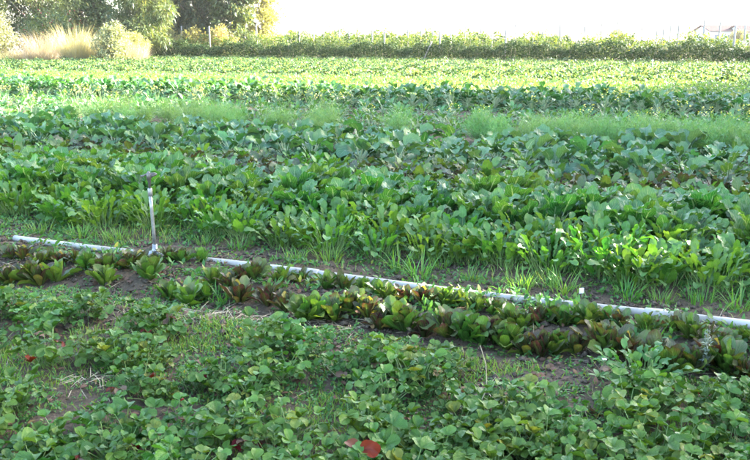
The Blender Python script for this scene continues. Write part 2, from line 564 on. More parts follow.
# ---- red romaine lettuce
def lettuce(n, pur_lo, pur_hi, lo=0., hi=1.):
    f = MB()
    inner = MB()
    for i in range(n):
        t = (i + .5) / n
        yaw = i * 2.4 + random.uniform(-.3, .3)
        el = R(90 - 56 * t ** 1.5 + random.uniform(-12, 12))
        L = random.uniform(.12, .235) * (1 - .15 * (t < .2))
        W = L * random.uniform(.33, .47)
        d = .008 + .022 * t
        leaf(inner if t < .3 else f, (math.cos(yaw) * d, math.sin(yaw) * d, 0), yaw, el, L, W, 'romaine', 6, 10, arch=random.uniform(-.35, .9), cup=random.uniform(.1, .55),
             ruf=.05, rf=3, twist=random.uniform(-.7, .7), roll=random.uniform(-.5, .5), tint=tnt(.05, random.uniform(pur_lo, pur_hi), lo, hi), puck=.035)
    return dict(foliage=f.mesh('foliage', M['lettuce']), heart=inner.mesh('heart', M['lettuce']))


# ---- generic stalked leaf plants
def leafy(n, fm, sm, prof, stalk_l, blade_l, ratio, nu=4, nv=8, el0=86, el1=40, arch=(.3, 1.), cup=(.1, .4), ruf=.05, rf=3, puck=.02, r0=.006, r1=.003,
          pur=(0, 1), old=0., stem=0., spread=.03, lo=0., hi=1., sarch=.35, ser=0.):
    f, s = MB(), MB()
    if stem:
        tube(s, [(0, 0, 0), (.01, 0, stem * .5), (0, .01, stem)], [.018, .016, .012], 5)
    for i in range(n):
        t = (i + .5) / n
        yaw = i * 2.4 + random.uniform(-.4, .4)
        el = R(el0 - (el0 - el1) * t ** 1.1 + random.uniform(-8, 8))
        z0 = stem * (1 - t) * random.uniform(.5, 1) if stem else 0
        rr = random.random() ** .5 * spread
        p0 = (math.cos(yaw) * rr, math.sin(yaw) * rr, z0)
        L = random.uniform(*stalk_l)
        ti = tnt(old, random.uniform(*pur), lo, hi)
        p, a = stalk(s, p0, yaw, el, L, r0, r1, arch=sarch * random.uniform(.3, 1.2), seg=3)
        B = random.uniform(*blade_l)
        leaf(f, p, yaw + random.uniform(-.25, .25), a, B, B * random.uniform(ratio * .85, ratio * 1.15), prof, nu, nv, arch=random.uniform(*arch), cup=random.uniform(*cup),
             ruf=ruf, rf=rf, roll=random.uniform(-.45, .45), twist=random.uniform(-.5, .5), tint=ti, puck=puck, ser=ser)
        # the petiole runs on as the underside of the midrib
    return dict(foliage=f.mesh('foliage', M[fm]), stalks=s.mesh('stalks', M[sm]))


def fennel():
    f, s = MB(), MB()
    for i in range(13):
        yaw = i * 2.4
        el = R(88 - 3.2 * i + random.uniform(-5, 5))
        L = random.uniform(.26, .5)
        v = np.linspace(0, 1, 6)
        ang = el - .35 * v
        x = np.concatenate([[0], np.cumsum(np.cos(ang[1:]) * L / 5)])
        z = np.concatenate([[0], np.cumsum(np.sin(ang[1:]) * L / 5)])
        pts = np.stack([x * math.cos(yaw), x * math.sin(yaw), z], -1)
        tube(s, pts, np.linspace(.006, .002, 6), 3, cap=False)
        k = 110
        tt = rng.uniform(.3, 1.05, k)
        bx = np.stack([np.interp(tt, v, pts[:, j]) for j in range(3)], -1)
        sp = rng.normal(0, 1, (k, 3)) * (.055 * (1.2 - .5 * tt))[:, None]
        leaf_cloud(f, bx + sp * np.array([1, 1, .8]), rng.uniform(.05, .1, k), .0055, nrm=np.array([0, 0, .8]), bend=.1,
                   tint=np.stack([rng.random(k), np.zeros(k), np.zeros(k), np.ones(k)], -1))
    return dict(fronds=f.mesh('fronds', M['fennel']), stalks=s.mesh('stalks', M['stalk_green']))


def with_flowers(var, h, n=26, mat='flower_y', spread=.16):
    """yellow flower heads on thin stems above a leafy plant"""
    fl, st = MB(), MB()
    for i in range(6):
        yaw = random.uniform(0, 6.28)
        p, a = stalk(st, (0, 0, h * .4), yaw, R(random.uniform(66, 88)), h * random.uniform(.6, .95), .004, .002, arch=.1, seg=3)
        k = n // 6 + 2
        leaf_cloud(fl, p + rng.normal(0, .022, (k, 3)), .028, .026)
    out = dict(var)
    out['flower_stalks'] = st.mesh('flower_stalks', M['stalk_green'])
    out['blossom'] = fl.mesh('blossom', M[mat])
    return out


def grass_tuft(n=70, h=.22, mat='grass', spread=.05):
    f = MB()
    for i in range(n):
        yaw = random.uniform(0, 6.28)
        rr = spread * random.random() ** .5
        leaf(f, (math.cos(yaw) * rr, math.sin(yaw) * rr, 0), yaw + random.gauss(0, .5), R(random.uniform(48, 88)), h * random.uniform(.55, 1.2), .007, 'blade', 2, 5,
             arch=random.uniform(.1, 1.4), cup=.3, tint=tnt(.06))
    return f


# ================================================================== THE PLACE
# ------------------------------------------------------------------ ground
def gnoise(x, y):
    a = np.zeros_like(x)
    rs = np.random.default_rng(5)
    for f, amp in ((2.1, .010), (4.7, .008), (9.5, .006), (19., .005), (33., .004)):
        for _ in range(3):
            th = rs.uniform(0, PI)
            ph = rs.uniform(0, 6.28)
            a = a + amp * .6 * np.sin(f * (x * math.cos(th) + y * math.sin(th)) + ph + 1.3 * np.sin(f * .6 * (y * math.cos(th) - x * math.sin(th)) + ph))
    return a


def gz(x, y):
    x = np.asarray(x, float)
    y = np.asarray(y, float)
    s = x * N[0] + y * N[1]
    fade = np.clip((26 - np.hypot(x, y)) / 14, 0, 1)
    bed_h = .035 * np.exp(-((s - 4.52) / .32) ** 4) - .02 * np.exp(-((s - 4.02) / .14) ** 2) + .02 * np.exp(-((s - 3.5) / .3) ** 4)
    rise = np.clip((y - 66) / 120, 0, 1) * .9
    return (gnoise(x, y) + bed_h) * fade + rise


def spaced(lo, hi, step, far, grow=1.22):
    a = list(np.arange(lo, hi + 1e-6, step))
    st = step
    x = a[-1]
    while x < far:
        st *= grow
        x += st
        a.append(x)
    st = step
    x = a[0]
    pre = []
    while x > -far:
        st *= grow
        x -= st
        pre.append(x)
    return np.array(pre[::-1] + a)


gx = spaced(-4.6, 4.2, .03, 700)
gy = spaced(2.4, 7.4, .03, 700)
X, Y = np.meshgrid(gx, gy, indexing='xy')
Z = gz(X, Y)
gm = MB()
gm.add(np.stack([X, Y, Z], -1), grid_quads(len(gy) - 1, len(gx) - 1))
go = link(bpy.data.objects.new('ground', gm.mesh('ground', M['soil'])))
tag(go, 'dark crumbly soil of the market garden field', 'soil', kind='structure')


def g1(x, y):
    return float(gz(x, y))


def row_pts(s, d, js=.05, jt=.06, skip=0., mx=(-130, 890), h=.3, ymax=540):
    """plants along one bed row, as far as the view (and a little beyond) reaches"""
    out = []
    t = -80.
    while t < 90:
        ss, tt = s + random.gauss(0, js), t + random.gauss(0, jt)
        x, y = bed(ss, tt)
        t += d
        if y < 1 or random.random() < skip:
            continue
        px, py = photo_x(x, y, h), photo_y(x, y, h)
        if mx[0] < px < mx[1] and py < ymax:
            out.append((x, y))
    return out


def plant_rows(name, variants, rows, label, cat, group, sc=(.85, 1.15), pick=None, shared=False, rown=None):
    """label has {row} and {at}; rows counted from the pipe outward"""
    says = say_place(rows)
    for ri, row in enumerate(rows):
        for i, (x, y) in enumerate(row):
            vi = random.randrange(len(variants)) if pick is None else pick(x, y, ri)
            lab = label if shared else label.format(row=(rown[ri] if rown else ordinal(ri + 1)), at=says[ri][i])
            put(name, variants[vi], x, y, random.uniform(0, 6.28), random.uniform(*sc), lab, cat, group, z=g1(x, y))


# ------------------------------------------------------------------ strawberry bed (nearest)
SV = [strawberry(36, lo=.2), strawberry(31), strawberry(38, lo=.3), strawberry(29, lo=0, hi=.6), strawberry(34, brown=3), strawberry(33, lo=.4, hi=1)]
SV_RED = [strawberry(27, red=1), strawberry(30, red=2, brown=1)]
SV_FRUIT = strawberry(27, red=1, fruit=1)
straw_px = [
    # beyond the picture's sides
    (-60, 290), (-90, 300), (-50, 320), (-100, 335), (-60, 352), (-40, 395), (-80, 410), (-110, 385), (-50, 440), (-100, 450), (-60, 480), (800, 400), (830, 412), (865, 405), (810, 440), (850, 450), (790, 470), (840, 480), (890, 440),
    # along the soil strip
    (-30, 292), (-5, 305), (21, 306), (42, 318), (66, 313), (94, 309), (142, 322), (162, 326), (-8, 335), (17, 345), (42, 352),
    # second row
    (267, 338), (288, 334), (310, 345), (255, 358), (278, 366), (101, 345), (122, 352), (153, 356), (205, 360), (225, 372), (133, 378), (158, 382), (250, 384),
    (196, 372), (365, 358), (390, 352), (417, 358), (445, 356), (348, 362), (427, 374), (404, 372),
    # third row
    (8, 398), (66, 432), (100, 412), (38, 440), (8, 436), (132, 424), (188, 420), (217, 432), (107, 448), (150, 446), (240, 418), (-20, 420),
    (383, 392), (463, 392), (485, 404), (527, 405), (550, 412), (613, 392), (640, 388), (660, 402), (630, 412),
    (707, 398), (735, 396), (760, 405), (725, 418), (775, 420),
    # fourth row, at the bottom edge
    (283, 428), (310, 440), (367, 422), (395, 432), (410, 444), (437, 452), (477, 440), (500, 428), (520, 446), (555, 440), (590, 436), (617, 444), (650, 442),
    (687, 438), (733, 440), (765, 444), (460, 424), (264, 446), (188, 452), (70, 456), (20, 462), (228, 456), (345, 456), (380, 462), (560, 462), (640, 464), (700, 462), (490, 464), (740, 468), (600, 466),
    (300, 462), (130, 464), (420, 476), (180, 474), (40, 482), (250, 478), (520, 482), (670, 484), (340, 482), (600, 486), (740, 490),
]
RED_AT = {(142, 322): 1, (158, 382): 2, (225, 372): 1, (133, 378): 1, (395, 432): 1, (107, 448): 1, (288, 334): 0, (348, 362): 0, (463, 392): 0, (640, 388): 1, (707, 398): 0, (42, 352): 1, (217, 432): 0, (550, 412): 1, (687, 438): 0, (30, 412): 0, (264, 446): 1}
pts = []
straw_px = [p for i, p in enumerate(straw_px) if p in RED_AT or p[1] < 340 or (i * 7) % 10 != 6]
for i, (px, py) in enumerate(straw_px):
    x, y = ground_at(px, py, .09)
    pts.append((x, y, (px, py)))
pts.sort(key=lambda p: p[0] * N[0] + p[1] * N[1])
svals = np.array([p[0] * N[0] + p[1] * N[1] for p in pts])
cuts = [0, 2.62, 2.95, 3.3, 3.62, 9]
names = ['fifth', 'fourth', 'third', 'second', 'first']
for b in range(5):
    rowp = [p for p, s_ in zip(pts, svals) if cuts[b] <= s_ < cuts[b + 1]]
    says = say_place([[(p[0], p[1]) for p in rowp]])[0]
    for (x, y, key), at in zip(rowp, says):
        extra = 'green strawberry plant'
        if key in RED_AT:
            var = [SV_RED[0], SV_RED[1], SV_FRUIT][RED_AT[key]]
            extra = ['red-leaved strawberry plant', 'strawberry plant, several leaves reddened', 'fruiting strawberry plant'][RED_AT[key]]
        else:
            var = random.choice(SV)
        put('strawberry_plant', var, x, y, random.uniform(0, 6.28), random.uniform(.82, 1.22),
            f"{extra}, {names[b]} row from soil strip, {at}", 'strawberry plant', 'strawberry plants in the near bed', z=g1(x, y))

# the one big red leaf at the bottom edge
rl, rs_ = MB(), MB()
p, a = stalk(rs_, (0, 0, 0), PI * .8, R(78), .20, .003, .002, arch=.4)
leaf(rl, p, -.15, .45, .078, .06, 'straw', 8, 14, arch=1.2, cup=.8, ruf=.09, rf=2, roll=.55, twist=.5, tint=(.2, .1, 0, 1), ser=.05, puck=.03)
leaf(rl, p, 2.4, .5, .06, .055, 'straw', 4, 8, arch=.5, cup=.4, tint=(.6, .9, 0, 1), ser=.06)
x, y = ground_at(376, 490, .06)
o = thing('strawberry_plant', (x, y, g1(x, y)), 0, 'young strawberry shoot carrying one large bright red leaf', 'strawberry plant', 'strawberry plants in the near bed')
part('red_foliage', rl.mesh('red_foliage', M['red_leaf']), o)
part('stalk', rs_.mesh('stalk', M['stalk_green']), o)

# ------------------------------------------------------------------ lettuces in front of the pipe
LV = [lettuce(24, .0, .5, .2), lettuce(26, .0, .8), lettuce(22, .3, 1.), lettuce(25, .0, .35, .4), lettuce(23, .0, .85), lettuce(21, .4, 1.1, 0, .5)]
LV_GREEN = [lettuce(24, 0, .15, .5), lettuce(22, 0, .1, .4)]
back_px = [(-108, 234), (-80, 238), (-50, 242), (-22, 246), (12, 253), (40, 257), (62, 258), (87, 264), (110, 266), (141, 262), (170, 258), (202, 259), (214, 279), (230, 282), (255, 277), (302, 277), (344, 285), (379, 291), (405, 296),
           (445, 302), (476, 307), (508, 318), (538, 320), (562, 322), (587, 324), (618, 326), (674, 331), (705, 343), (742, 341), (772, 352), (800, 353), (830, 358), (862, 362)]
front_px = [(-100, 254), (-70, 258), (-42, 262), (-12, 268), (30, 270), (57, 273), (150, 277), (188, 296), (203, 291), (268, 299), (286, 303), (320, 310), (349, 306), (380, 320), (405, 321), (424, 325), (466, 331), (495, 332), (526, 342), (556, 343),
            (597, 346), (629, 353), (653, 358), (695, 363), (716, 359), (744, 370), (775, 376), (808, 382), (842, 386), (874, 392)]
GREENS = {(188, 296): 0, (202, 259): 1, (320, 310): 0, (57, 273): 1}
def denser(px_list):
    out = []
    for a_, b_ in zip(px_list[:-1], px_list[1:]):
        out.append(a_)
        if b_[0] - a_[0] > 20:
            out.append(((a_[0] + b_[0]) / 2 + random.uniform(-4, 4), (a_[1] + b_[1]) / 2 + random.uniform(-4, 4)))
    return out + px_list[-1:]


back_px, front_px = denser(back_px), denser(front_px)
for rname, px_list in (('the row against pipe', back_px), ('the front lettuce row', front_px)):
    row = [ground_at(px, py + (9 if px_list is back_px else 6), 0.0) for px, py in px_list]
    says = say_place([row])[0]
    for (x, y), at, key in zip(row, says, px_list):
        if key in GREENS:
            var, look = LV_GREEN[GREENS[key]], 'Green'
        else:
            k = random.randrange(len(LV))
            var, look = LV[k], ['Bronze-green', 'Bronze', 'Maroon', 'Green', 'Bronze', 'Maroon'][k]
        put('lettuce_plant', var, x, y, random.uniform(0, 6.28), random.uniform(*((.48, .66) if px_list is back_px else (.62, .86))), f"{look} romaine in {rname}, {at}", 'lettuce', 'romaine lettuces along the pipe', z=g1(x, y))

# ------------------------------------------------------------------ irrigation pipe and sprinkler
PA, PB = bed_coords(*ground_at(15, 238.5, .045)), bed_coords(*ground_at(743, 325, .045))


def pipe_s(t):
    return PA[0] + (PB[0] - PA[0]) * (t - PA[1]) / (PB[1] - PA[1])


tl = PA[1]
tr = bed_coords(*ground_at(920, 346, .045))[1]
po = thing('irrigation_pipe', (0, 0, 0), 0, 'long pale grey irrigation pipe lying across the bed behind the lettuces', 'pipe')
joints = [tl, bed_coords(*ground_at(312, 273, .045))[1], bed_coords(*ground_at(655, 316, .045))[1], tr]
rad = .026


def pipe_pt(t):
    x, y = bed(pipe_s(t) + .006 * math.sin(t * 1.3), t)
    return (x, y, .045 + .006 * math.sin(t * 2.1 + 1))


for a_, b_ in zip(joints[:-1], joints[1:]):
    m = MB()
    tube(m, [pipe_pt(t) for t in np.linspace(a_, b_, 24)], rad, 16)
    part('pipe_length', m.mesh('pipe_length', M['pvc']), po)
for t in joints[1:-1]:
    m = MB()
    tube(m, [pipe_pt(t + k) for k in (-.06, -.055, .055, .06)], [rad + .001, rad + .007, rad + .007, rad + .001], 16)
    part('coupling', m.mesh('coupling', M['pvc']), po)

t_spr = min(np.linspace(PA[1], PA[1] + 3, 1500), key=lambda t: abs(photo_x(*bed(pipe_s(t), t), .05) - 155.5))
sx_, sy_ = bed(pipe_s(t_spr), t_spr)
so = thing('sprinkler', (sx_, sy_, .045), 0, 'upright grey metal sprinkler riser with dark impact head, standing on pipe', 'sprinkler')
m = MB()
tube(m, [bed(0, k) + (0,) for k in (-.05, -.045, .045, .05)], [rad + .002, rad + .005, rad + .005, rad + .002], 14)
tube(m, [(0, 0, .02), (0, 0, .05), (0, 0, .052), (0, 0, .085)], [.026, .024, .019, .018], 10)
part('base_coupling', m.mesh('base_coupling', M['zinc']), so)
H = .60
lean = np.array([-.012, 0, 0])
m = MB()
tube(m, [np.array([0, 0, .08 + (H - .16) * k]) + lean * k for k in np.linspace(0, 1, 5) * .82], .0125, 10)
tube(m, [np.array([0, 0, z]) + lean * z / H for z in (H - .155, H - .15, H - .10, H - .095)], [.014, .0175, .0175, .014], 8)
part('riser', m.mesh('riser', M['zinc']), so)
m = MB()
tube(m, [np.array([0, 0, z]) + lean * z / H for z in (H - .1, H - .05, H - .045, H - .03, H - .028, H + .005, H + .02)], [.010, .010, .014, .014, .019, .019, .012], 8)
part('sprinkler_head', m.mesh('sprinkler_head', M['head']), so)
hz = lean + np.array([0, 0, H - .008])
m = MB()
tube(m, [hz + np.array([.01, 0, 0]), hz + np.array([.045, .01, .012]), hz + np.array([.055, .012, .017])], [.013, .011, .008], 7)
part('nozzle', m.mesh('nozzle', M['head']), so)
m = MB()
tube(m, [hz + np.array([-.055, -.015, .004]), hz + np.array([-.042, -.01, .003]), hz + np.array([-.01, 0, .02]), hz + np.array([.05, -.012, .026])], [.010, .008, .006, .005], 6)
tube(m, [hz + np.array([0, 0, .012]), hz + np.array([0, 0, .036])], [.012, .009], 7)
part('swing_arm', m.mesh('swing_arm', M['head']), so)

# ------------------------------------------------------------------ leafy beds behind the pipe
RV = [leafy(64, 'rocket', 'stalk_green', 'rocket', (.025, .21), (.09, .18), .37, 4, 14, 90, 52, arch=(-.2, 1.7), ruf=.09, puck=.04, r0=.0035, r1=.002, spread=.14, sarch=.25, old=.001) for _ in range(3)] + \
     [leafy(54, 'rocket', 'stalk_green', 'beet', (.025, .21), (.09, .165), .52, 4, 9, 90, 50, arch=(-.1, 1.8), ruf=.10, puck=.05, r0=.0035, r1=.002, spread=.13, sarch=.25, old=.001) for _ in range(2)]
rk = [row_pts(5.55, .27, .07, .06, .12, h=.2), row_pts(5.85, .26, .06, .05, .04, h=.2), row_pts(6.12, .27, .05, .05, .1, h=.2)]
plant_rows('rocket_plant', RV, rk, 'Rocket plant in {row} row behind pipe, {at}', 'salad plant', 'rocket plants behind the pipe', (.8, 1.1))

CV = [leafy(24, 'chard', 'stalk_pale', 'chard', (.10, .28), (.13, .24), .68, 6, 12, 90, 56, arch=(.0, 1.2), cup=(.05, .5), ruf=.075, rf=3, puck=.045, r0=.008, r1=.005, spread=.03) for _ in range(4)] + \
     [leafy(26, 'chard', 'stalk_pale', 'chard', (.10, .28), (.12, .22), .64, 6, 12, 90, 50, arch=(.3, 2.0), cup=(.05, .5), ruf=.09, rf=3.5, puck=.05, r0=.008, r1=.005, spread=.03) for _ in range(2)]
ck = [row_pts(6.42, .26, .06, .05, .02), row_pts(6.82, .26, .06, .05, .02), row_pts(7.2, .28, .06, .05, .02)]
plant_rows('chard_plant', CV, ck, 'Broad-leaved chard plant in {row} chard row, {at}', 'chard', 'chard plants behind the rocket', (.85, 1.12))

BV = [leafy(27, 'beet', 'stalk_red', 'beet', (.07, .22), (.10, .17), .64, 5, 9, 86, 30, arch=(.2, 1.9), ruf=.10, rf=3, puck=.045, pur=(0, .5), spread=.03, old=.001) for _ in range(3)] + \
     [leafy(27, 'beet', 'stalk_red', 'beet', (.07, .22), (.10, .17), .64, 5, 9, 86, 30, arch=(.2, 1.9), ruf=.10, rf=3, puck=.045, pur=(.8, 1.5), spread=.03, old=.001, lo=0, hi=.6) for _ in range(2)] + \
     [leafy(34, 'rocket', 'stalk_green', 'chard', (.08, .22), (.07, .13), .62, 4, 8, 86, 36, arch=(.3, 1.2), ruf=.06, spread=.04)]
bk = [row_pts(7.65, .31, .07, .06, .03), row_pts(8.05, .31, .07, .06, .03), row_pts(8.5, .33, .07, .06, .03), row_pts(8.95, .33, .07, .06, .03)]
plant_rows('beet_plant', BV, bk, 'Red-tinged beet plant in {row} beet row, {at}', 'beet', 'beet plants behind the chard', (.85, 1.15))

KV = [leafy(22, 'kale', 'stalk_pale', 'kale', (.08, .2), (.15, .26), .76, 6, 10, 84, 10, arch=(.4, 2.2), cup=(.1, .6), ruf=.09, rf=3, puck=.045, r0=.008, r1=.005, stem=.17, old=0.) for _ in range(2)] + \
     [leafy(22, 'broccoli', 'stalk_pale', 'chard', (.08, .22), (.13, .22), .68, 5, 9, 84, 14, arch=(.4, 2.), cup=(.1, .6), ruf=.09, rf=3, puck=.045, r0=.008, r1=.005, stem=.12, old=0.) for _ in range(2)] + \
     [leafy(26, 'chard', 'stalk_pale', 'beet', (.08, .24), (.11, .18), .6, 5, 9, 86, 20, arch=(.2, 1.8), cup=(.1, .6), ruf=.09, rf=3, puck=.045, r0=.006, r1=.004, stem=.12)]
kk = [row_pts(9.5, .40, .08, .07, .02), row_pts(10.1, .40, .08, .07, .02), row_pts(10.7, .42, .08, .07, .02), row_pts(11.3, .42, .08, .07, .04)]
plant_rows('kale_plant', KV, kk, 'Curly-leaved kale plant in {row} kale row, {at}', 'kale', 'kale plants behind the beets', (.8, 1.1))

FV = [fennel() for _ in range(3)]
fk = [[p for p in row_pts(s_, .27, .09, .07, .05) if random.random() < (.78 if photo_x(p[0], p[1]) > 470 else .3 if 60 < photo_x(p[0], p[1]) < 240 else .1)] for s_ in (12.0, 12.4, 12.8)]
plant_rows('fennel_plant', FV, fk, 'Feathery pale fennel plant in {row} fennel row, {at}', 'fennel', 'feathery fennel plants', (.85, 1.2))

WV = [with_flowers(leafy(26, 'broccoli', 'stalk_pale', 'kale', (.07, .2), (.08, .14), .5, 3, 5, 84, 25, arch=(.3, 1.3), ruf=.06, stem=.1), .42, n=10) for _ in range(1)] + \
     [leafy(26, 'broccoli', 'stalk_pale', 'chard', (.08, .2), (.08, .15), .55, 3, 5, 84, 22, arch=(.3, 1.3), ruf=.06, stem=.08) for _ in range(4)]
wk = [row_pts(s_, .42, .1, .1, .06) for s_ in (13.5, 14.2, 14.9, 15.7, 16.6)]
plant_rows('mustard_plant', WV, wk, 'Mustard plant, some in yellow bloom, in the low rows behind the fennel', 'mustard', 'mustard plants behind the fennel', (.8, 1.2), shared=True)

DV = [leafy(32, 'broccoli', 'stalk_pale', 'kale', (.12, .26), (.12, .21), .66, 4, 7, 84, 8, arch=(.4, 2.), cup=(.05, .5), ruf=.09, stem=.28, r0=.01, r1=.006) for _ in range(3)] + \
     [leafy(32, 'broccoli', 'stalk_pale', 'chard', (.12, .26), (.12, .2), .66, 4, 7, 84, 8, arch=(.4, 2.), cup=(.05, .5), ruf=.09, stem=.28, r0=.01, r1=.006) for _ in range(2)]
dk = [row_pts(s_, .40, .08, .08, .03) for s_ in (18.4, 18.95, 19.6)]
plant_rows('broccoli_plant', DV, dk, 'Tall broad-leaved broccoli plant in the dense rows before the sunlit beds', 'broccoli', 'broccoli plants', (.92, 1.15), shared=True)

# ------------------------------------------------------------------ far sunlit beds: the nearest as plants, the rest as one mass
far_rows = [21.5, 22.3, 23.1, 25.2, 26.0]
GV = []
for k in range(4):
    f = MB()
    a_ = np.linspace(0, 2 * PI * 3, 26)
    pp = np.stack([np.cos(a_ * 2.4) * .06, np.sin(a_ * 2.4) * .06, rng.uniform(.02, .12, 26)], -1)
    leaf_cloud(f, pp, rng.uniform(.07, .15, 26), rng.uniform(.04, .075, 26), nrm=np.array([0, 0, .75]))
    GV.append(f.mesh('salad_plant', M['greens']))
cnt = 0
for s_ in far_rows:
    for x, y in row_pts(s_, .44, .06, .08, .03, mx=(-20, 770)):
        if cnt >= 300:
            break
        o = link(bpy.data.objects.new('salad_plant', GV[cnt % 4]))
        o.location = (x, y, 0)
        o.rotation_euler = (0, 0, random.uniform(0, 6.28))
        k_ = random.uniform(.8, 1.25)
        o.scale = (k_, k_, k_)
        tag(o, 'small bright salad plant in the first sunlit rows beyond the broccoli', 'salad plant', 'salad plants in the sunlit beds')
        cnt += 1
print('far plants', cnt)

fb = {'greens': MB(), 'field_dark': MB(), 'vine': MB()}
s_ = 26.8
k = 0
while s_ < 56.5:
    tall = k % 6 == 5
    mat_ = 'field_dark' if tall else ['vine', 'greens', 'vine', 'vine'][(k // 3) % 4]
    h_ = .40 if tall else (.13 + .13 * (k % 6) / 4)
    nl = 15000 if tall else 10000
    t = rng.uniform(-1.35 * s_ - 3, .62 * s_ + 3, nl)
    d_ = rng.uniform(-1, 1, nl) * (.26 if tall else .3)
    px_, py_ = (s_ + d_) * N[0] + t * E[0], (s_ + d_) * N[1] + t * E[1]
    ok = (np.abs(px_) < .62 * py_ + 3) & (py_ > 5)
    ok &= ~((px_ < -19) & (py_ > 58))
    d_, px_, py_, t = d_[ok], px_[ok], py_[ok], t[ok]
    lump = 1 + .18 * np.sin(t * 2.3 + k) + .14 * np.sin(t * 5.1 + 2 * k)
    hh = h_ * lump * (1 - np.abs(d_ / (.30 if tall else .34)) ** 4).clip(.1, 1) * rng.random(len(d_)) ** .6
    leaf_cloud(fb[mat_], np.stack([px_, py_, hh], -1), rng.uniform(.06, .15 if tall else .12, len(d_)), rng.uniform(.04, .09 if tall else .07, len(d_)), nrm=np.array([0, 0, .1 if tall else .45]))
    k += 1
    s_ += .95 if (tall or k % 6 == 5 or k % 6 == 2) else .68
for mat_, m in fb.items():
    o = link(bpy.data.objects.new({'greens': 'salad_foliage', 'field_dark': 'cabbage_foliage', 'vine': 'pale_foliage'}[mat_], m.mesh('bed_foliage', M[mat_])))
    tag(o, {'greens': 'bright green salad beds running far across the sunlit field', 'field_dark': 'deeper green cabbage beds far across the sunlit field',
            'vine': 'pale green beds far across the sunlit field'}[mat_], 'crop', kind='stuff')

# ------------------------------------------------------------------ ground cover, grass, straw, clods
def scatter(n, s0, s1, dens=None, margin=150):
    s = rng.uniform(s0, s1, n)
    half = .62 * s1 + 1.5
    t = rng.uniform(-half * 1.35, half, n)
    x, y = s * N[0] + t * E[0], s * N[1] + t * E[1]
    dep = y * math.cos(PITCH) + EYE * math.sin(PITCH)
    px = 375 + F * x / np.maximum(dep, .3)
    ok = (px > -margin) & (px < 750 + margin) & (y > 2.2)
    x, y = x[ok], y[ok]
    if dens is not None:
        keep = rng.random(len(x)) < dens(x, y)
        x, y = x[keep], y[keep]
    return x, y


def patchy(x, y, f=2.3, seed=0, cut=0., soft=.5):
    a = np.sin(f * x + seed + 1.7 * np.sin(f * .7 * y + seed)) + np.sin(f * 1.3 * y + 2 * seed + 1.3 * np.sin(f * .9 * x)) + .6 * np.sin(f * 2.9 * (x + y) + seed)
    return np.clip((a - cut) / soft, 0, 1)


weeds = MB()
def rosettes(x, y, size, k=5, mb=weeds):
    for j in range(k):
        n_ = len(x)
        a = rng.uniform(0, 6.28, n_)
        r_ = size * rng.uniform(.05, .5, n_)
        p_ = np.stack([x + np.cos(a) * r_, y + np.sin(a) * r_, gz(x, y) + rng.uniform(.002, .5, n_) * size], -1)
        leaf_cloud(mb, p_, size * rng.uniform(.35, .8, n_), size * rng.uniform(.18, .38, n_), nrm=np.array([0, 0, .4]))


x, y = scatter(26000, 2.2, 3.95, lambda x, y: .2 + .7 * patchy(x, y, 2.6, 1., -.3))
rosettes(x, y, .035, 4)
x, y = scatter(7000, 3.8, 4.9, lambda x, y: .15 + .6 * patchy(x, y, 3., 4., .2))
rosettes(x, y, .045, 4)
x, y = scatter(1500, 4.2, 4.85, lambda x, y: .2 + .6 * patchy(x, y, 3., 1., .2))
rosettes(x, y, .085, 4)
x, y = scatter(7000, 4.95, 5.75, lambda x, y: .12 + .5 * patchy(x, y, 2.6, 2.) + np.clip((x * N[0] + y * N[1] - 5.3) * 1.2, 0, .6))
rosettes(x, y, .055, 4)
x, y = scatter(5000, 5.7, 9.0)
rosettes(x, y, .09, 3)
x, y = scatter(4000, 9.0, 18.0)
rosettes(x, y, .16, 3)
tag(link(bpy.data.objects.new('ground_weeds', weeds.mesh('ground_weeds', M['weed']))), 'low seedling weeds scattered over the soil between rows', 'weeds', kind='stuff')

gr = MB()
def blades(x, y, h, mb=gr, w=.005):
    n_ = len(x)
    leaf_cloud(mb, np.stack([x, y, gz(x, y) - .004], -1), h * rng.uniform(.5, 1.3, n_), w, nrm=np.array([0, 0, 1.6]), bend=.12)


x, y = scatter(90000, 2.2, 3.8, lambda x, y: .04 + .75 * patchy(x, y, 3.4, 1., .3) * (.4 + .6 * patchy(x, y, 7., 2., -.3)))
blades(x, y, .045, w=.0045)
x, y = scatter(6000, 5.0, 5.6, lambda x, y: .03 + .5 * patchy(x, y, 3.1, 3., .6))
blades(x, y, .10)
x, y = scatter(3000, 5.5, 6.4)
blades(x, y, .10, w=.006)
tag(link(bpy.data.objects.new('short_grass', gr.mesh('short_grass', M['grass']))), 'short bright grass in the alleys between strawberry plants', 'grass', kind='stuff')

sg = MB()
x, y = scatter(16000, 20.4, 21.1)
blades(x, y, .22, sg, .02)
x, y = scatter(16000, 23.7, 24.7)
blades(x, y, .22, sg, .025)
x, y = scatter(12000, 54.5, 58.0)
blades(x, y, .3, sg, .06)
tag(link(bpy.data.objects.new('path_grass', sg.mesh('path_grass', M['yellow_grass']))), 'yellow-green grass strips between the far beds', 'grass', kind='stuff')

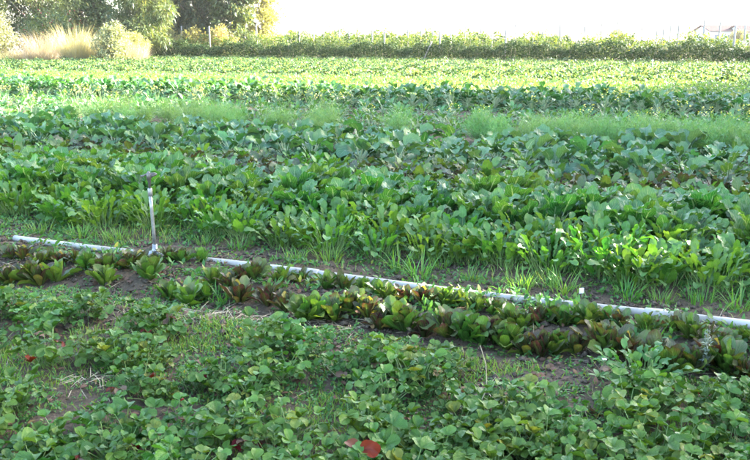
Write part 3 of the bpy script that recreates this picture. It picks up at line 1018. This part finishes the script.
st = MB()
x, y = scatter(5200, 2.2, 4.9, lambda x, y: .1 + .8 * patchy(x, y, 1.9, 5., .5))
n_ = len(x)
leaf_cloud(st, np.stack([x, y, gz(x, y) + rng.uniform(.004, .018, n_)], -1), rng.uniform(.04, .16, n_), rng.uniform(.002, .0045, n_), tilt=.22, bend=.05)
hx, hy = ground_at(95, 386)
k = 60
x, y = hx + rng.normal(0, .08, k), hy + rng.normal(0, .05, k)
leaf_cloud(st, np.stack([x, y, gz(x, y) + rng.uniform(.004, .04, k)], -1), rng.uniform(.04, .11, k), .004, tilt=.3, bend=.05)
for px_, py_ in ((205, 318), (300, 318), (60, 262)):
    hx, hy = ground_at(px_, py_)
    x, y = hx + rng.normal(0, .2, 160), hy + rng.normal(0, .06, 160)
    leaf_cloud(st, np.stack([x, y, gz(x, y) + rng.uniform(.004, .02, 160)], -1), rng.uniform(.04, .14, 160), .004, tilt=.25, bend=.05)
tag(link(bpy.data.objects.new('straw_litter', st.mesh('straw_litter', M['straw_dry']))), 'dry straw and dead stems lying on the soil', 'straw', kind='stuff')

lt = MB()
x, y = scatter(2600, 2.2, 4.9)
leaf_cloud(lt, np.stack([x, y, gz(x, y) + .012], -1), rng.uniform(.02, .05, len(x)), rng.uniform(.015, .035, len(x)), tilt=.4)
tag(link(bpy.data.objects.new('dead_leaf_litter', lt.mesh('dead_leaf_litter', M['brown_leaf']))), 'curled brown dead leaves lying on the soil', 'litter', kind='stuff')

cl = MB()
x, y = scatter(30000, 3.3, 5.7, lambda x, y: .3 + .6 * patchy(x, y, 4., 7.))
n_ = len(x)
r_ = np.minimum(.004 + rng.exponential(.0065, n_), .032)
octa = np.array([[1, 0, 0], [-1, 0, 0], [0, 1, 0], [0, -1, 0], [0, 0, 1], [0, 0, -1.]])
tri = np.array([[0, 2, 4], [2, 1, 4], [1, 3, 4], [3, 0, 4], [2, 0, 5], [1, 2, 5], [3, 1, 5], [0, 3, 5]])
v = octa[None] * (r_[:, None, None] * rng.uniform(.6, 1.35, (n_, 6, 1))) + rng.normal(0, .12, (n_, 6, 3)) * r_[:, None, None]
v = v * np.array([1, 1, .75]) + np.stack([x, y, gz(x, y) + r_ * .3], -1)[:, None, :]
cl.add(v.reshape(-1, 3), None, (tri[None] + np.arange(n_)[:, None, None] * 6).reshape(-1, 3))
tag(link(bpy.data.objects.new('soil_crumb_gravel', cl.mesh('soil_crumb_gravel', M['clod']))), 'loose crumbs and clods of dark soil beside the pipe', 'soil', kind='stuff')

# grass tufts behind the pipe
GT = [grass_tuft(44, .14, spread=.08).mesh('grass_tuft', M['grass']) for _ in range(3)] + [grass_tuft(36, .2, spread=.07).mesh('grass_tuft', M['grass'])]
tufts = [(40, 232), (82, 238), (118, 240), (205, 246), (238, 250), (296, 262), (330, 262), (398, 268), (418, 276), (440, 268), (472, 282), (521, 290), (545, 286), (562, 292), (626, 296), (662, 300), (700, 300), (738, 306),
         (640, 282), (220, 300), (655, 345)]
row = [ground_at(*p) for p in tufts]
for (x, y), at in zip(row, say_place([row])[0]):
    o = link(bpy.data.objects.new('grass_tuft', random.choice(GT)))
    o.location = (x, y, g1(x, y) - .01)
    o.rotation_euler = (0, 0, random.uniform(0, 6.28))
    k_ = random.uniform(.7, 1.15)
    o.scale = (k_,) * 3
    tag(o, f'bright grass tuft beside the pipe, {at}', 'grass tuft', 'grass tufts by the pipe')

# ------------------------------------------------------------------ small single things
x, y = ground_at(640, 383)
pv = leafy(90, 'rocket', 'stalk_green', 'oval', (.03, .15), (.035, .06), .75, 4, 6, 90, 30, arch=(.1, 1.5), ruf=.05, puck=.04, r0=.002, r1=.0012, spread=.12)
put('pea_plant', pv, x, y, .4, 1., 'light green pea plant at the edge of the strawberry bed beside the soil strip', 'pea plant', None, z=g1(x, y))
x, y = ground_at(704, 372)
sp = MB()
tube(sp, [(0, 0, 0), (.006, 0, .08), (-.004, .004, .16), (-.012, .004, .23)], [.003, .0026, .002, .0015], 5)
k = 150
zz = rng.uniform(.03, .235, k)
leaf_cloud(sp, np.stack([rng.normal(0, .006, k), rng.normal(0, .006, k), zz], -1), rng.uniform(.015, .03, k) * (1.25 - zz * 2), .006, nrm=np.array([0, 0, .5]))
o = link(bpy.data.objects.new('weed_spike_plant', sp.mesh('weed_spike_plant', M['spike'])))
o.location = (x, y, g1(x, y))
tag(o, 'upright grey-green weed spike in front of the lettuces', 'weed')
x, y = ground_at(474, 425)
ds = MB()
tube(ds, [(0, 0, 0), (.02, 0, .1), (.05, .0, .18), (.045, .02, .28), (.02, .03, .36)], [.003, .003, .0025, .002, .0012], 5)
tube(ds, [(.05, 0, .18), (.085, .0, .23)], [.002, .001], 4)
o = link(bpy.data.objects.new('withered_stalk', ds.mesh('dry_stem', M['straw_dry'])))
o.location = (x, y, g1(x, y))
tag(o, 'thin bare dry stem rising from the strawberry plants', 'dry stem')
x, y = ground_at(581, 300)
tg = thing('plant_label', (x, y, g1(x, y)), .3, 'small white plastic plant label stuck in soil behind the pipe', 'plant label')
m = MB()
box(m, -.016, .016, -.0015, .0015, .05, .085)
part('label_plate', m.mesh('label_plate', M['white'], False), tg)
m = MB()
box(m, -.004, .004, -.001, .001, -.02, .05)
part('label_spike', m.mesh('label_spike', M['head'], False), tg)


def blossom(px, py, h, mat, label, sz=.03):
    x, y = ground_at(px, py)
    r = thing('flower_plant', (x, y, g1(x, y)), random.uniform(0, 6), label, 'flower')
    s, f = MB(), MB()
    p, a = stalk(s, (0, 0, 0), 0, R(82), h, .003, .002, arch=.2)
    for i in range(5):
        leaf(f, p, i * 1.257, .5, sz, sz * .9, 'oval', 4, 4, arch=.6, cup=.2)
    for i in range(4):
        leaf(s, (0, 0, .01), i * 1.6, .6, .06, .025, 'oval', 2, 4, arch=.6)
    part('blossom', f.mesh('blossom', M[mat]), r)
    part('stalks', s.mesh('stalks', M['stalk_green']), r)


blossom(598, 385, .10, 'flower_w', 'single white blossom on a thin stalk at the soil strip', .013)
blossom(655, 362, .09, 'flower_v', 'violet pansy flower between the front lettuces', .028)
x, y = ground_at(652, 70)
m = MB()
tube(m, [(0, 0, 0), (0, 0, .55), (0, 0, .56)], [.025, .025, .01], 8)
box(m, -.07, .07, -.02, .02, .5, .53)
o = link(bpy.data.objects.new('marker_stake', m.mesh('marker_stake', M['white'], False)))
o.location = (x, y, 0)
tag(o, 'short white stake with crosspiece standing among the far beds', 'stake')

# ------------------------------------------------------------------ bramble and vine rows behind the field
def hedge_row(name, s, t0, t1, h, w, n, mat, L, label, cat, group, lumps=.35, thin=.0):
    """one long trained row: leaves filling a lumpy body, canes inside"""
    f, c = MB(), MB()
    t = rng.uniform(t0, t1, n)
    ph = s * 3.1
    hh = h * (1 + lumps * (.45 * np.sin(t * 1.1 + ph) + .3 * np.sin(t * 2.7 + 2 * ph) + .25 * np.sin(t * 6.1 + ph)))
    q = rng.random(n) ** .75
    zz = hh * q
    wid = w * (.55 + .6 * np.sin(np.clip(q, 0, 1) * PI * .85))
    ss = s + rng.uniform(-1, 1, n) * wid
    edge = rng.random(n) < .12
    zz = np.where(edge, zz + rng.exponential(.12, n), zz)
    x, y = ss * N[0] + t * E[0], ss * N[1] + t * E[1]
    z = gz(x, y)
    leaf_cloud(f, np.stack([x, y, z + zz], -1), L * rng.uniform(.7, 1.3, n), L * .75 * rng.uniform(.7, 1.3, n))
    for tt in np.arange(t0, t1, .55):
        tt += random.uniform(-.15, .15)
        x, y = bed(s + random.uniform(-.1, .1), tt)
        x2, y2 = bed(s + random.uniform(-.3, .3), tt + random.uniform(-.3, .3))
        z = g1(x, y)
        tube(c, [(x, y, z - .05), ((x + x2) / 2, (y + y2) / 2, z + h * .5), (x2, y2, z + h * .95)], [.02, .016, .008], 4)
    o = thing(name, (0, 0, 0), 0, label, cat, group)
    part('foliage', f.mesh('foliage', M[mat]), o)
    part('cane_foliage', c.mesh('canes', M['bark']), o)


def t_at(px, s):
    """t along the row s at which the photo's column px is met"""
    u = (px - 375) / F / math.cos(PITCH) * .99
    # (s*Nx + t*Ex) = u*(s*Ny + t*Ey)
    return (u * s * N[1] - s * N[0]) / (E[0] - u * E[1])


HS = [(57.5, 158, 800, 1.25, .6, 42000, 'hedge', .13, 'dark bramble hedge at the far edge of the field, in front of all trellis rows'),
      (61.5, 150, 800, 1.75, .55, 16000, 'trellis', .16, 'pale green trellised vine row directly behind the dark bramble hedge'),
      (65.5, 255, 800, 1.6, .5, 11000, 'hedge', .17, 'darker trellised row, second behind the bramble hedge'),
      (70.0, 262, 800, 1.75, .5, 13000, 'trellis', .18, 'pale green vine row, third behind the bramble hedge'),
      (76.0, 275, 640, 1.5, .5, 8000, 'hedge', .2, 'darker trellised row, fourth behind the bramble hedge'),
      (83.0, 282, 560, 1.9, .55, 7000, 'trellis', .22, 'pale green vine row, fifth behind the bramble hedge'),
      (95.0, 286, 480, 2.1, .6, 6000, 'trellis', .25, 'faint farthest vine row under the open sky')]
for i, (s, p0, p1, h, w, n, mt, L, lab) in enumerate(HS):
    hedge_row('bramble_hedge' if i == 0 else 'vine_row', s, t_at(p0, s), t_at(p1, s), h, w, n, mt, L, lab, 'hedge' if i == 0 else 'vine row', None if i == 0 else 'trellised vine rows')


# ------------------------------------------------------------------ trellis posts
PV = []
for k in range(4):
    m = MB()
    h = [2.5, 2.7, 2.95, 2.3][k]
    le = random.uniform(-.06, .06)
    tube(m, [(0, 0, -.2), (le * .5, 0, h * .5), (le, .02, h)], [.075, .07, .065], 7)
    PV.append(m.mesh('trellis_post', M['post']))
post_px = [
    (59.6, [217, 384, 437, 500, 719]),
    (63.4, [190, 231, 262, 316, 372, 448, 487, 526, 575, 644, 665, 735]),
    (67.6, [212, 251, 287, 302, 340, 351, 407, 460, 509, 552, 616, 650, 690, 729]),
    (72.8, [240, 271, 310, 332, 358, 396, 419, 475, 534, 590, 605, 657, 704]),
    (79.5, [299, 326, 365, 430, 455, 470, 518, 562, 630, 676]),
]
for ri, (s, pxs) in enumerate(post_px):
    order = 0
    for px in pxs:
        x, y = bed(s, t_at(px, s))
        order += 1
        o = link(bpy.data.objects.new('trellis_post', random.choice(PV)))
        o.location = (x, y, g1(x, y))
        o.rotation_euler = (random.uniform(-.03, .03), random.uniform(-.05, .05), random.uniform(0, 6))
        o.scale = (1, 1, random.uniform(.92, 1.12))
        tag(o, f'weathered trellis post, {ordinal(order)} from the tree clump in the {ordinal(ri + 1)} post line behind the hedge', 'post', 'trellis posts')
x, y = bed(57.0, t_at(424, 57.0))
m = MB()
tube(m, [(-.25, 0, 0), (.1, 0, .8), (.42, .05, 1.5)], [.05, .045, .04], 7)
o = link(bpy.data.objects.new('leaning_post', m.mesh('leaning_post', M['post'])))
o.location = (x, y, 0)
tag(o, 'tilted pale post leaning against the bramble hedge', 'post')


# ------------------------------------------------------------------ trees and bushes
def tree(name, x, y, blobs, trunk_h, trunk_r, leafm, barkm, n, L, label, cat, droop=.2, group=None, dens=.35, wl=.6, trunk_lean=0., sp=0.):
    """blobs: (dx, dy, z, rx, ry, rz): the lobes of the crown; gaps come from a noise that thins the leaves"""
    f, tr = MB(), MB()
    z0 = g1(x, y)
    top = max(b[2] for b in blobs)
    tp = [(0, 0, -.2), (trunk_lean * .3, .05, trunk_h * .5), (trunk_lean, 0, trunk_h), (trunk_lean * 1.1, .05, top)]
    tube(tr, tp, [trunk_r * 1.25, trunk_r, trunk_r * .75, trunk_r * .2], 8)
    vol = np.array([b[3] * b[4] * b[5] for b in blobs]) ** .72
    cnts = (n * vol / vol.sum()).astype(int)
    for b, c in zip(blobs, cnts):
        base = np.array(tp[2]) * (.55 + .4 * random.random())
        end = np.array([b[0], b[1], b[2]])
        if b[2] > trunk_h * .6:
            tube(tr, [base, base * .5 + end * .5 + np.array([0, 0, .2]), end], [trunk_r * .4, trunk_r * .25, trunk_r * .08], 5)
        m_ = int(c * 1.9)
        d = rng.normal(0, 1, (m_, 3))
        d /= np.linalg.norm(d, axis=1)[:, None]
        r_ = rng.random(m_) ** .42
        p = d * r_[:, None]
        fr = 2.6 / max(.35, min(b[3], b[5]))
        q = p * np.array(b[3:6]) + np.array(b[:3])
        nz = np.sin(q[:, 0] * fr + b[0]) + np.sin(q[:, 2] * fr * 1.3 + b[2] + 1.2 * np.sin(q[:, 0] * fr * .7)) + np.sin(q[:, 1] * fr * 1.1 + 2) + .8 * np.sin(q[:, 0] * fr * 2.3 + q[:, 2] * fr * 2.1)
        keep = nz + rng.normal(0, .5, m_) > -1.2 + dens * 2
        q = q[keep][:c]
        leaf_cloud(f, q, L * rng.uniform(.6, 1.4, len(q)), L * wl * rng.uniform(.6, 1.3, len(q)), nrm=d[keep][:c] * .5 + np.array([0, 0, sp]), droop=droop)
    o = thing(name, (x, y, z0), 0, label, cat, group)
    part('crown' if trunk_h > 1.2 else 'foliage', f.mesh('crown', M[leafm]), o)
    part('trunk' if trunk_h > 1.2 else 'stems', tr.mesh('trunk', M[barkm]), o)
    return o


def lobes(h0, h1, r, n, taper=.5, flat=.8, rr=.5):
    out = []
    for i in range(n):
        k = i / max(1, n - 1)
        z = h0 + (h1 - h0) * k
        a = i * 2.4 + random.uniform(-.4, .4)
        R_ = r * (1 - taper * k) * (.75 + .4 * math.sin(k * PI))
        d = R_ * random.uniform(.35, .75)
        q = R_ * random.uniform(.85, 1.15) * rr + .15 * r
        out.append((math.cos(a) * d, math.sin(a) * d, z, q, q, q * flat))
    return out


def T(px, dep):
    return at_depth(px, dep) * 1.0, dep


x, y = T(150, 68)
tree('conifer_tree', x, y, lobes(1.6, 8.5, 2.5, 16, .6, .7), 3.2, .2, 'olive_tree', 'pale_bark', 15000, .42, 'olive-green conifer with drooping sprays and pale trunk, middle of the tree clump', 'tree', droop=.45, wl=.2)
x, y = T(206, 80)
tree('dark_tree', x, y, lobes(.8, 11, 3.6, 18, .3, .9), 3.5, .3, 'dark_tree', 'bark', 20000, .5, 'big dark evergreen tree, darkest of the clump', 'tree', droop=.7, wl=.2)
x, y = T(178, 84)
tree('dark_tree', x, y, lobes(1.2, 10, 2.6, 13, .4, .9), 3.0, .25, 'dark_tree', 'bark', 13000, .34, 'narrow dark evergreen behind the drooping olive-green conifer', 'tree', droop=.3)
x, y = T(238, 77)
tree('olive_tree', x, y, lobes(1.4, 9.5, 2.3, 15, .3, .9), 3.2, .2, 'olive_tree', 'pale_bark', 12000, .3, 'olive-green tree with pale trunk between the dark evergreen and the golden tree', 'tree', droop=.3, dens=.45)
x, y = T(266, 82)
tree('golden_tree', x, y, lobes(1.6, 7.2, 2.3, 14, .35, .9), 2.8, .18, 'gold_tree', 'pale_bark', 6000, .26, 'thin golden-leaved tree at the open-sky edge of the clump', 'tree', droop=.2, dens=.5)
x, y = T(48, 72)
tree('broad_tree', x, y, lobes(1.8, 9, 3.2, 18, .3, .85), 3.0, .26, 'olive_tree', 'bark', 17000, .3, 'broad olive-green tree rising behind the red-berried shrub', 'tree', droop=.5, wl=.3)
x, y = T(100, 76)
tree('broad_tree', x, y, lobes(1.6, 9.5, 2.8, 16, .3, .9), 3.0, .24, 'olive_tree', 'bark', 14000, .3, 'deep green tree between the broad tree and the drooping conifer', 'tree', droop=.3)
x, y = T(-12, 70)
tree('broad_tree', x, y, lobes(1.4, 8, 3.0, 15, .3, .85), 2.6, .24, 'olive_tree', 'bark', 8000, .3, 'tree cut by the picture edge behind the pale sage bush', 'tree', droop=.25)
x, y = T(4, 61)
tree('sage_bush', x, y, lobes(.5, 3.1, 1.9, 12, .35, .9), .8, .08, 'sage', 'pale_bark', 6500, .15, 'large pale sage-coloured bush at the end of the field edge', 'bush', droop=0, dens=.1)
x, y = T(62, 66)
o = tree('rosehip_bush', x, y, lobes(.8, 3.3, 2.6, 14, .25, .8), .9, .07, 'olive_tree', 'bark', 6500, .16, 'green shrub dotted with red berries behind dry grass', 'bush', droop=.2, dens=.3)
m = MB()
for i in range(60):
    a, r_ = random.uniform(0, 6.28), random.uniform(.8, 2.7)
    c = np.array([math.cos(a) * r_, math.sin(a) * r_, random.uniform(1.6, 3.9)])
    tube(m, [c, c + np.array([0, 0, .04]), c + np.array([0, 0, .09])], [.02, .055, .02], 5, cap=False)
part('berry_sprays', m.mesh('berry_sprays', M['berry']), o)
x, y = T(122, 59.5)
tree('pale_bush', x, y, lobes(.4, 2.5, 1.5, 11, .4, .8), .7, .06, 'sage', 'pale_bark', 5500, .15, 'pale olive bush below the drooping conifer', 'bush', droop=0, dens=.15)
x, y = T(140, 63.5)
tree('pale_bush', x, y, lobes(.4, 1.9, 1.3, 9, .4, .8), .7, .06, 'gold_tree', 'pale_bark', 3500, .15, 'yellowish bush next to the end of the bramble hedge', 'bush', droop=0, dens=.15)
for px, dep, hh, lab in ((172, 75, 2.6, 'yellow-green bush under the narrow dark evergreen'), (224, 73, 2.5, 'yellow-green bush under the big dark evergreen'), (196, 74, 2.3, 'low yellow-green bush between two trellis posts')):
    x, y = T(px, dep)
    tree('yellow_bush', x, y, lobes(.4, hh, 1.5, 9, .4, .8), .7, .06, 'gold_tree', 'bark', 3000, .16, lab, 'bush', droop=0, dens=.15)


def dry_clump(name, px, dep, h, spread, n, mat, label, w=.022):
    x, y = T(px, dep)
    f = MB()
    for i in range(n):
        yaw = random.uniform(0, 6.28)
        rr = spread * random.random() ** .6
        leaf(f, (math.cos(yaw) * rr, math.sin(yaw) * rr * .6, 0), yaw + random.gauss(0, .6), R(random.uniform(50, 89)), h * random.uniform(.3, 1.15), w, 'blade', 2, 5, arch=random.uniform(.05, .9), cup=.3, tint=tnt(.1))
    o = link(bpy.data.objects.new(name, f.mesh(name, M[mat])))
    o.location = (x, y, g1(x, y))
    tag(o, label, 'grass clump')


dry_clump('tall_grass_clump', 106, 60.5, 2.2, 1.1, 900, 'gold_grass', 'tall straw-coloured grass clump below the deep green tree')
dry_clump('tall_grass_clump', 137, 61, 1.5, 1.1, 900, 'pink_grass', 'tall beige dry grass clump under the drooping conifer')
dry_clump('tall_grass_clump', 52, 62, 2.3, 1.1, 900, 'pink_grass', 'tall beige dry grass clump between sage bush and golden grass')
dry_clump('tall_grass_clump', 81, 60, 2.8, .9, 900, 'gold_grass', 'tall golden dry grass clump in front of the red-berried shrub')
dry_clump('dry_grass_clump', 32, 60, 1.15, 1.0, 800, 'pink_grass', 'pinkish dry grass clump beside the pale sage bush')
dry_clump('dry_grass_clump', 50, 60.5, 1.05, .9, 700, 'pink_grass', 'pinkish dry grass clump beside the tall golden grass')
dry_clump('dry_grass_clump', 100, 60, .9, .9, 600, 'gold_grass', 'short golden dry grass below the pale olive bush')
dry_clump('dry_grass_clump', 132, 60, .7, 1.0, 600, 'gold_grass', 'low golden grass reaching the bramble hedge')
dry_clump('dry_grass_clump', 10, 59, .8, 1.0, 600, 'gold_grass', 'low golden grass in front of the pale sage bush')

# far small trees beyond the vines
for px, dep, hh, lab in ((610, 175, 2.6, 'low pale tree far beyond the vines'), (729, 150, 2.4, 'bright yellow-green tree in front of the white houses')):
    x, y = T(px, dep)
    tree('far_tree', x, y, lobes(1.2, hh, 1.5, 9, .3, .8), 1.3, .1, 'gold_tree', 'bark', 2200, .25, lab, 'tree', droop=0, dens=.2)


# ------------------------------------------------------------------ the white houses
def house(px0, px1, dep, wall_h, ridge_h, label, ang=0.):
    x0, x1 = at_depth(px0, dep), at_depth(px1, dep)
    wd, dp = x1 - x0, 9.
    z0 = g1((x0 + x1) / 2, dep) - .3
    o = thing('white_house', ((x0 + x1) / 2, dep, z0), ang, label, 'house')
    hw = wd / 2
    m = MB()
    box(m, -hw, hw, 0, dp, 0, wall_h)
    # gable ends
    for xx in (-hw, hw - .001):
        m.add([(xx, 0, wall_h), (xx, dp, wall_h), (xx, dp / 2, ridge_h)], None, [(0, 1, 2)])
    part('wall', m.mesh('wall', M['wall'], False), o)
    m = MB()
    e = .5
    sl = (ridge_h - wall_h) / (dp / 2)
    for sgn in (0, 1):
        y_e = -e if sgn == 0 else dp + e
        ze = wall_h - e * sl + .02
        v = [(-hw - e, y_e, ze), (hw + e, y_e, ze), (hw + e, dp / 2, ridge_h + .02), (-hw - e, dp / 2, ridge_h + .02)]
        v2 = [(a, b, c + .16) for a, b, c in v]
        m.add(v + v2, [(0, 1, 2, 3), (4, 7, 6, 5), (0, 4, 5, 1), (1, 5, 6, 2), (3, 7, 4, 0)])
    part('roof', m.mesh('roof', M['roof'], False), o)
    nwin = max(2, int(wd / 3.2))
    for i in range(nwin):
        cx = -hw + wd * (i + .5) / nwin
        m = MB()
        for a, b, c, d in ((cx - .62, cx + .62, 1.0, 1.08), (cx - .62, cx + .62, 2.12, 2.2), (cx - .62, cx - .54, 1.08, 2.12), (cx + .54, cx + .62, 1.08, 2.12)):
            box(m, a, b, -.06, -.003, c, d)
        w_ = part('window', m.mesh('window', M['white'], False), o)
        m = MB()
        box(m, cx - .54, cx + .54, -.03, -.004, 1.08, 2.12)
        part('pane', m.mesh('pane', M['glass'], False), w_)


house(701, 727, 170, 2.9, 4.0, 'white house with a low pink-brown roof, whole in view')
house(734, 790, 165, 2.7, 3.9, 'white house with a pink-brown roof, cut by the picture edge')

# ------------------------------------------------------------------ the windbreak whose shade covers the near beds (stands outside the frame)
SUN_EL, SUN_AZ = R(19), R(66)           # azimuth from the view direction, towards the houses' side
WB = [(23.5, 4., 13.5), (24.4, 8., 13.), (25.4, 12., 14.), (26.4, 16., 13.5), (27.4, 20., 14.), (28.4, 24., 13.5), (29.4, 28., 13.5), (30.4, 31.6, 13.)]
SUN_D = np.array([math.sin(SUN_AZ) * math.cos(SUN_EL), math.cos(SUN_AZ) * math.cos(SUN_EL), math.sin(SUN_EL)])
FLECKS = [(*ground_at(527, 243, .33), .33), (*ground_at(634, 238, .33), .33)]


def let_sun_through(o):
    """opens small gaps in a windbreak crown, through which the sun reaches the beds"""
    me = o.data
    co = np.empty(len(me.vertices) * 3)
    me.vertices.foreach_get('co', co)
    co = co.reshape(-1, 3)
    w_ = co * np.array(o.parent.scale) + np.array(o.parent.location)
    drop = np.zeros(len(co), bool)
    for f in FLECKS:
        v = w_ - np.array(f)
        drop |= np.linalg.norm(v - (v @ SUN_D)[:, None] * SUN_D, axis=1) < .27
    k_ = len(co) // 6
    lf = drop.reshape(k_, 6).any(1)
    co.reshape(k_, 6, 3)[lf] = co.reshape(k_, 6, 3)[lf] * np.array([1, 1, .02])      # leaves on a fleck's sun path, pressed flat to open the added gap
    me.vertices.foreach_set('co', co.ravel())
    me.update()


for i, (x, y, h) in enumerate(WB):
    lab = f'tall dense windbreak tree, {ordinal(i + 1)} of the row whose shade covers the near beds'
    o = tree('windbreak_tree', x, y, lobes(1.0, 11.4, 3.0, 20, .25, 1.0, .62), 3., .25, 'dark_tree', 'bark', 14000, .5, lab, 'tree', droop=.2, dens=-.2, group='windbreak trees')
    o.scale = (1, 1, h / 12.0)
    let_sun_through(o.children[0])

# ------------------------------------------------------------------ the bright evening haze over the field
m = MB()
box(m, -1100, 1100, -1100, 1100, -2.5, 18)
hm, nt = nt_new('haze_air')
pv_ = nt.nodes.new('ShaderNodeVolumePrincipled')
pv_.inputs['Color'].default_value = (.95, .96, .97, 1)
pv_.inputs['Density'].default_value = HAZE
pv_.inputs['Anisotropy'].default_value = .35
ho = nt.nodes.new('ShaderNodeOutputMaterial')
nt.links.new(pv_.outputs[0], ho.inputs['Volume'])
tag(link(bpy.data.objects.new('haze', m.mesh('haze', hm, False))), 'thin bright haze in the low evening sun', 'haze', kind='stuff')

# ------------------------------------------------------------------ light, sky, view
w = bpy.data.worlds.new('World')
scene.world = w
w.use_nodes = True
nt = w.node_tree
nt.nodes.clear()
sky = nt.nodes.new('ShaderNodeTexSky')
sky.sky_type = 'NISHITA'
sky.sun_disc = False
sky.sun_elevation = SUN_EL
sky.sun_rotation = SUN_AZ
sky.dust_density = 2.2
sky.ozone_density = 1.0
sky.air_density = .9
sky.altitude = 50
bg = nt.nodes.new('ShaderNodeBackground')
bg.inputs[1].default_value = .15
ou = nt.nodes.new('ShaderNodeOutputWorld')
nt.links.new(sky.outputs[0], bg.inputs[0])
nt.links.new(bg.outputs[0], ou.inputs[0])
sd = bpy.data.lights.new('sun', 'SUN')
sd.energy = 5.0
sd.angle = R(.6)
sd.color = (1., .95, .86)
so_ = link(bpy.data.objects.new('sun', sd))
d = Vector((math.sin(SUN_AZ) * math.cos(SUN_EL), math.cos(SUN_AZ) * math.cos(SUN_EL), math.sin(SUN_EL)))
so_.rotation_euler = d.to_track_quat('Z', 'Y').to_euler()

vs = scene.view_settings
vs.view_transform = 'Standard'
vs.look = 'None'
vs.gamma = 1
vs.use_curve_mapping = False
vs.exposure = 3.5
scene.render.engine = 'CYCLES'
cy = scene.cycles
cy.max_bounces = 8
cy.diffuse_bounces = 2
cy.glossy_bounces = 3
cy.transmission_bounces = 6
cy.transparent_max_bounces = 8
cy.caustics_reflective = False
cy.caustics_refractive = False
cy.use_denoising = True
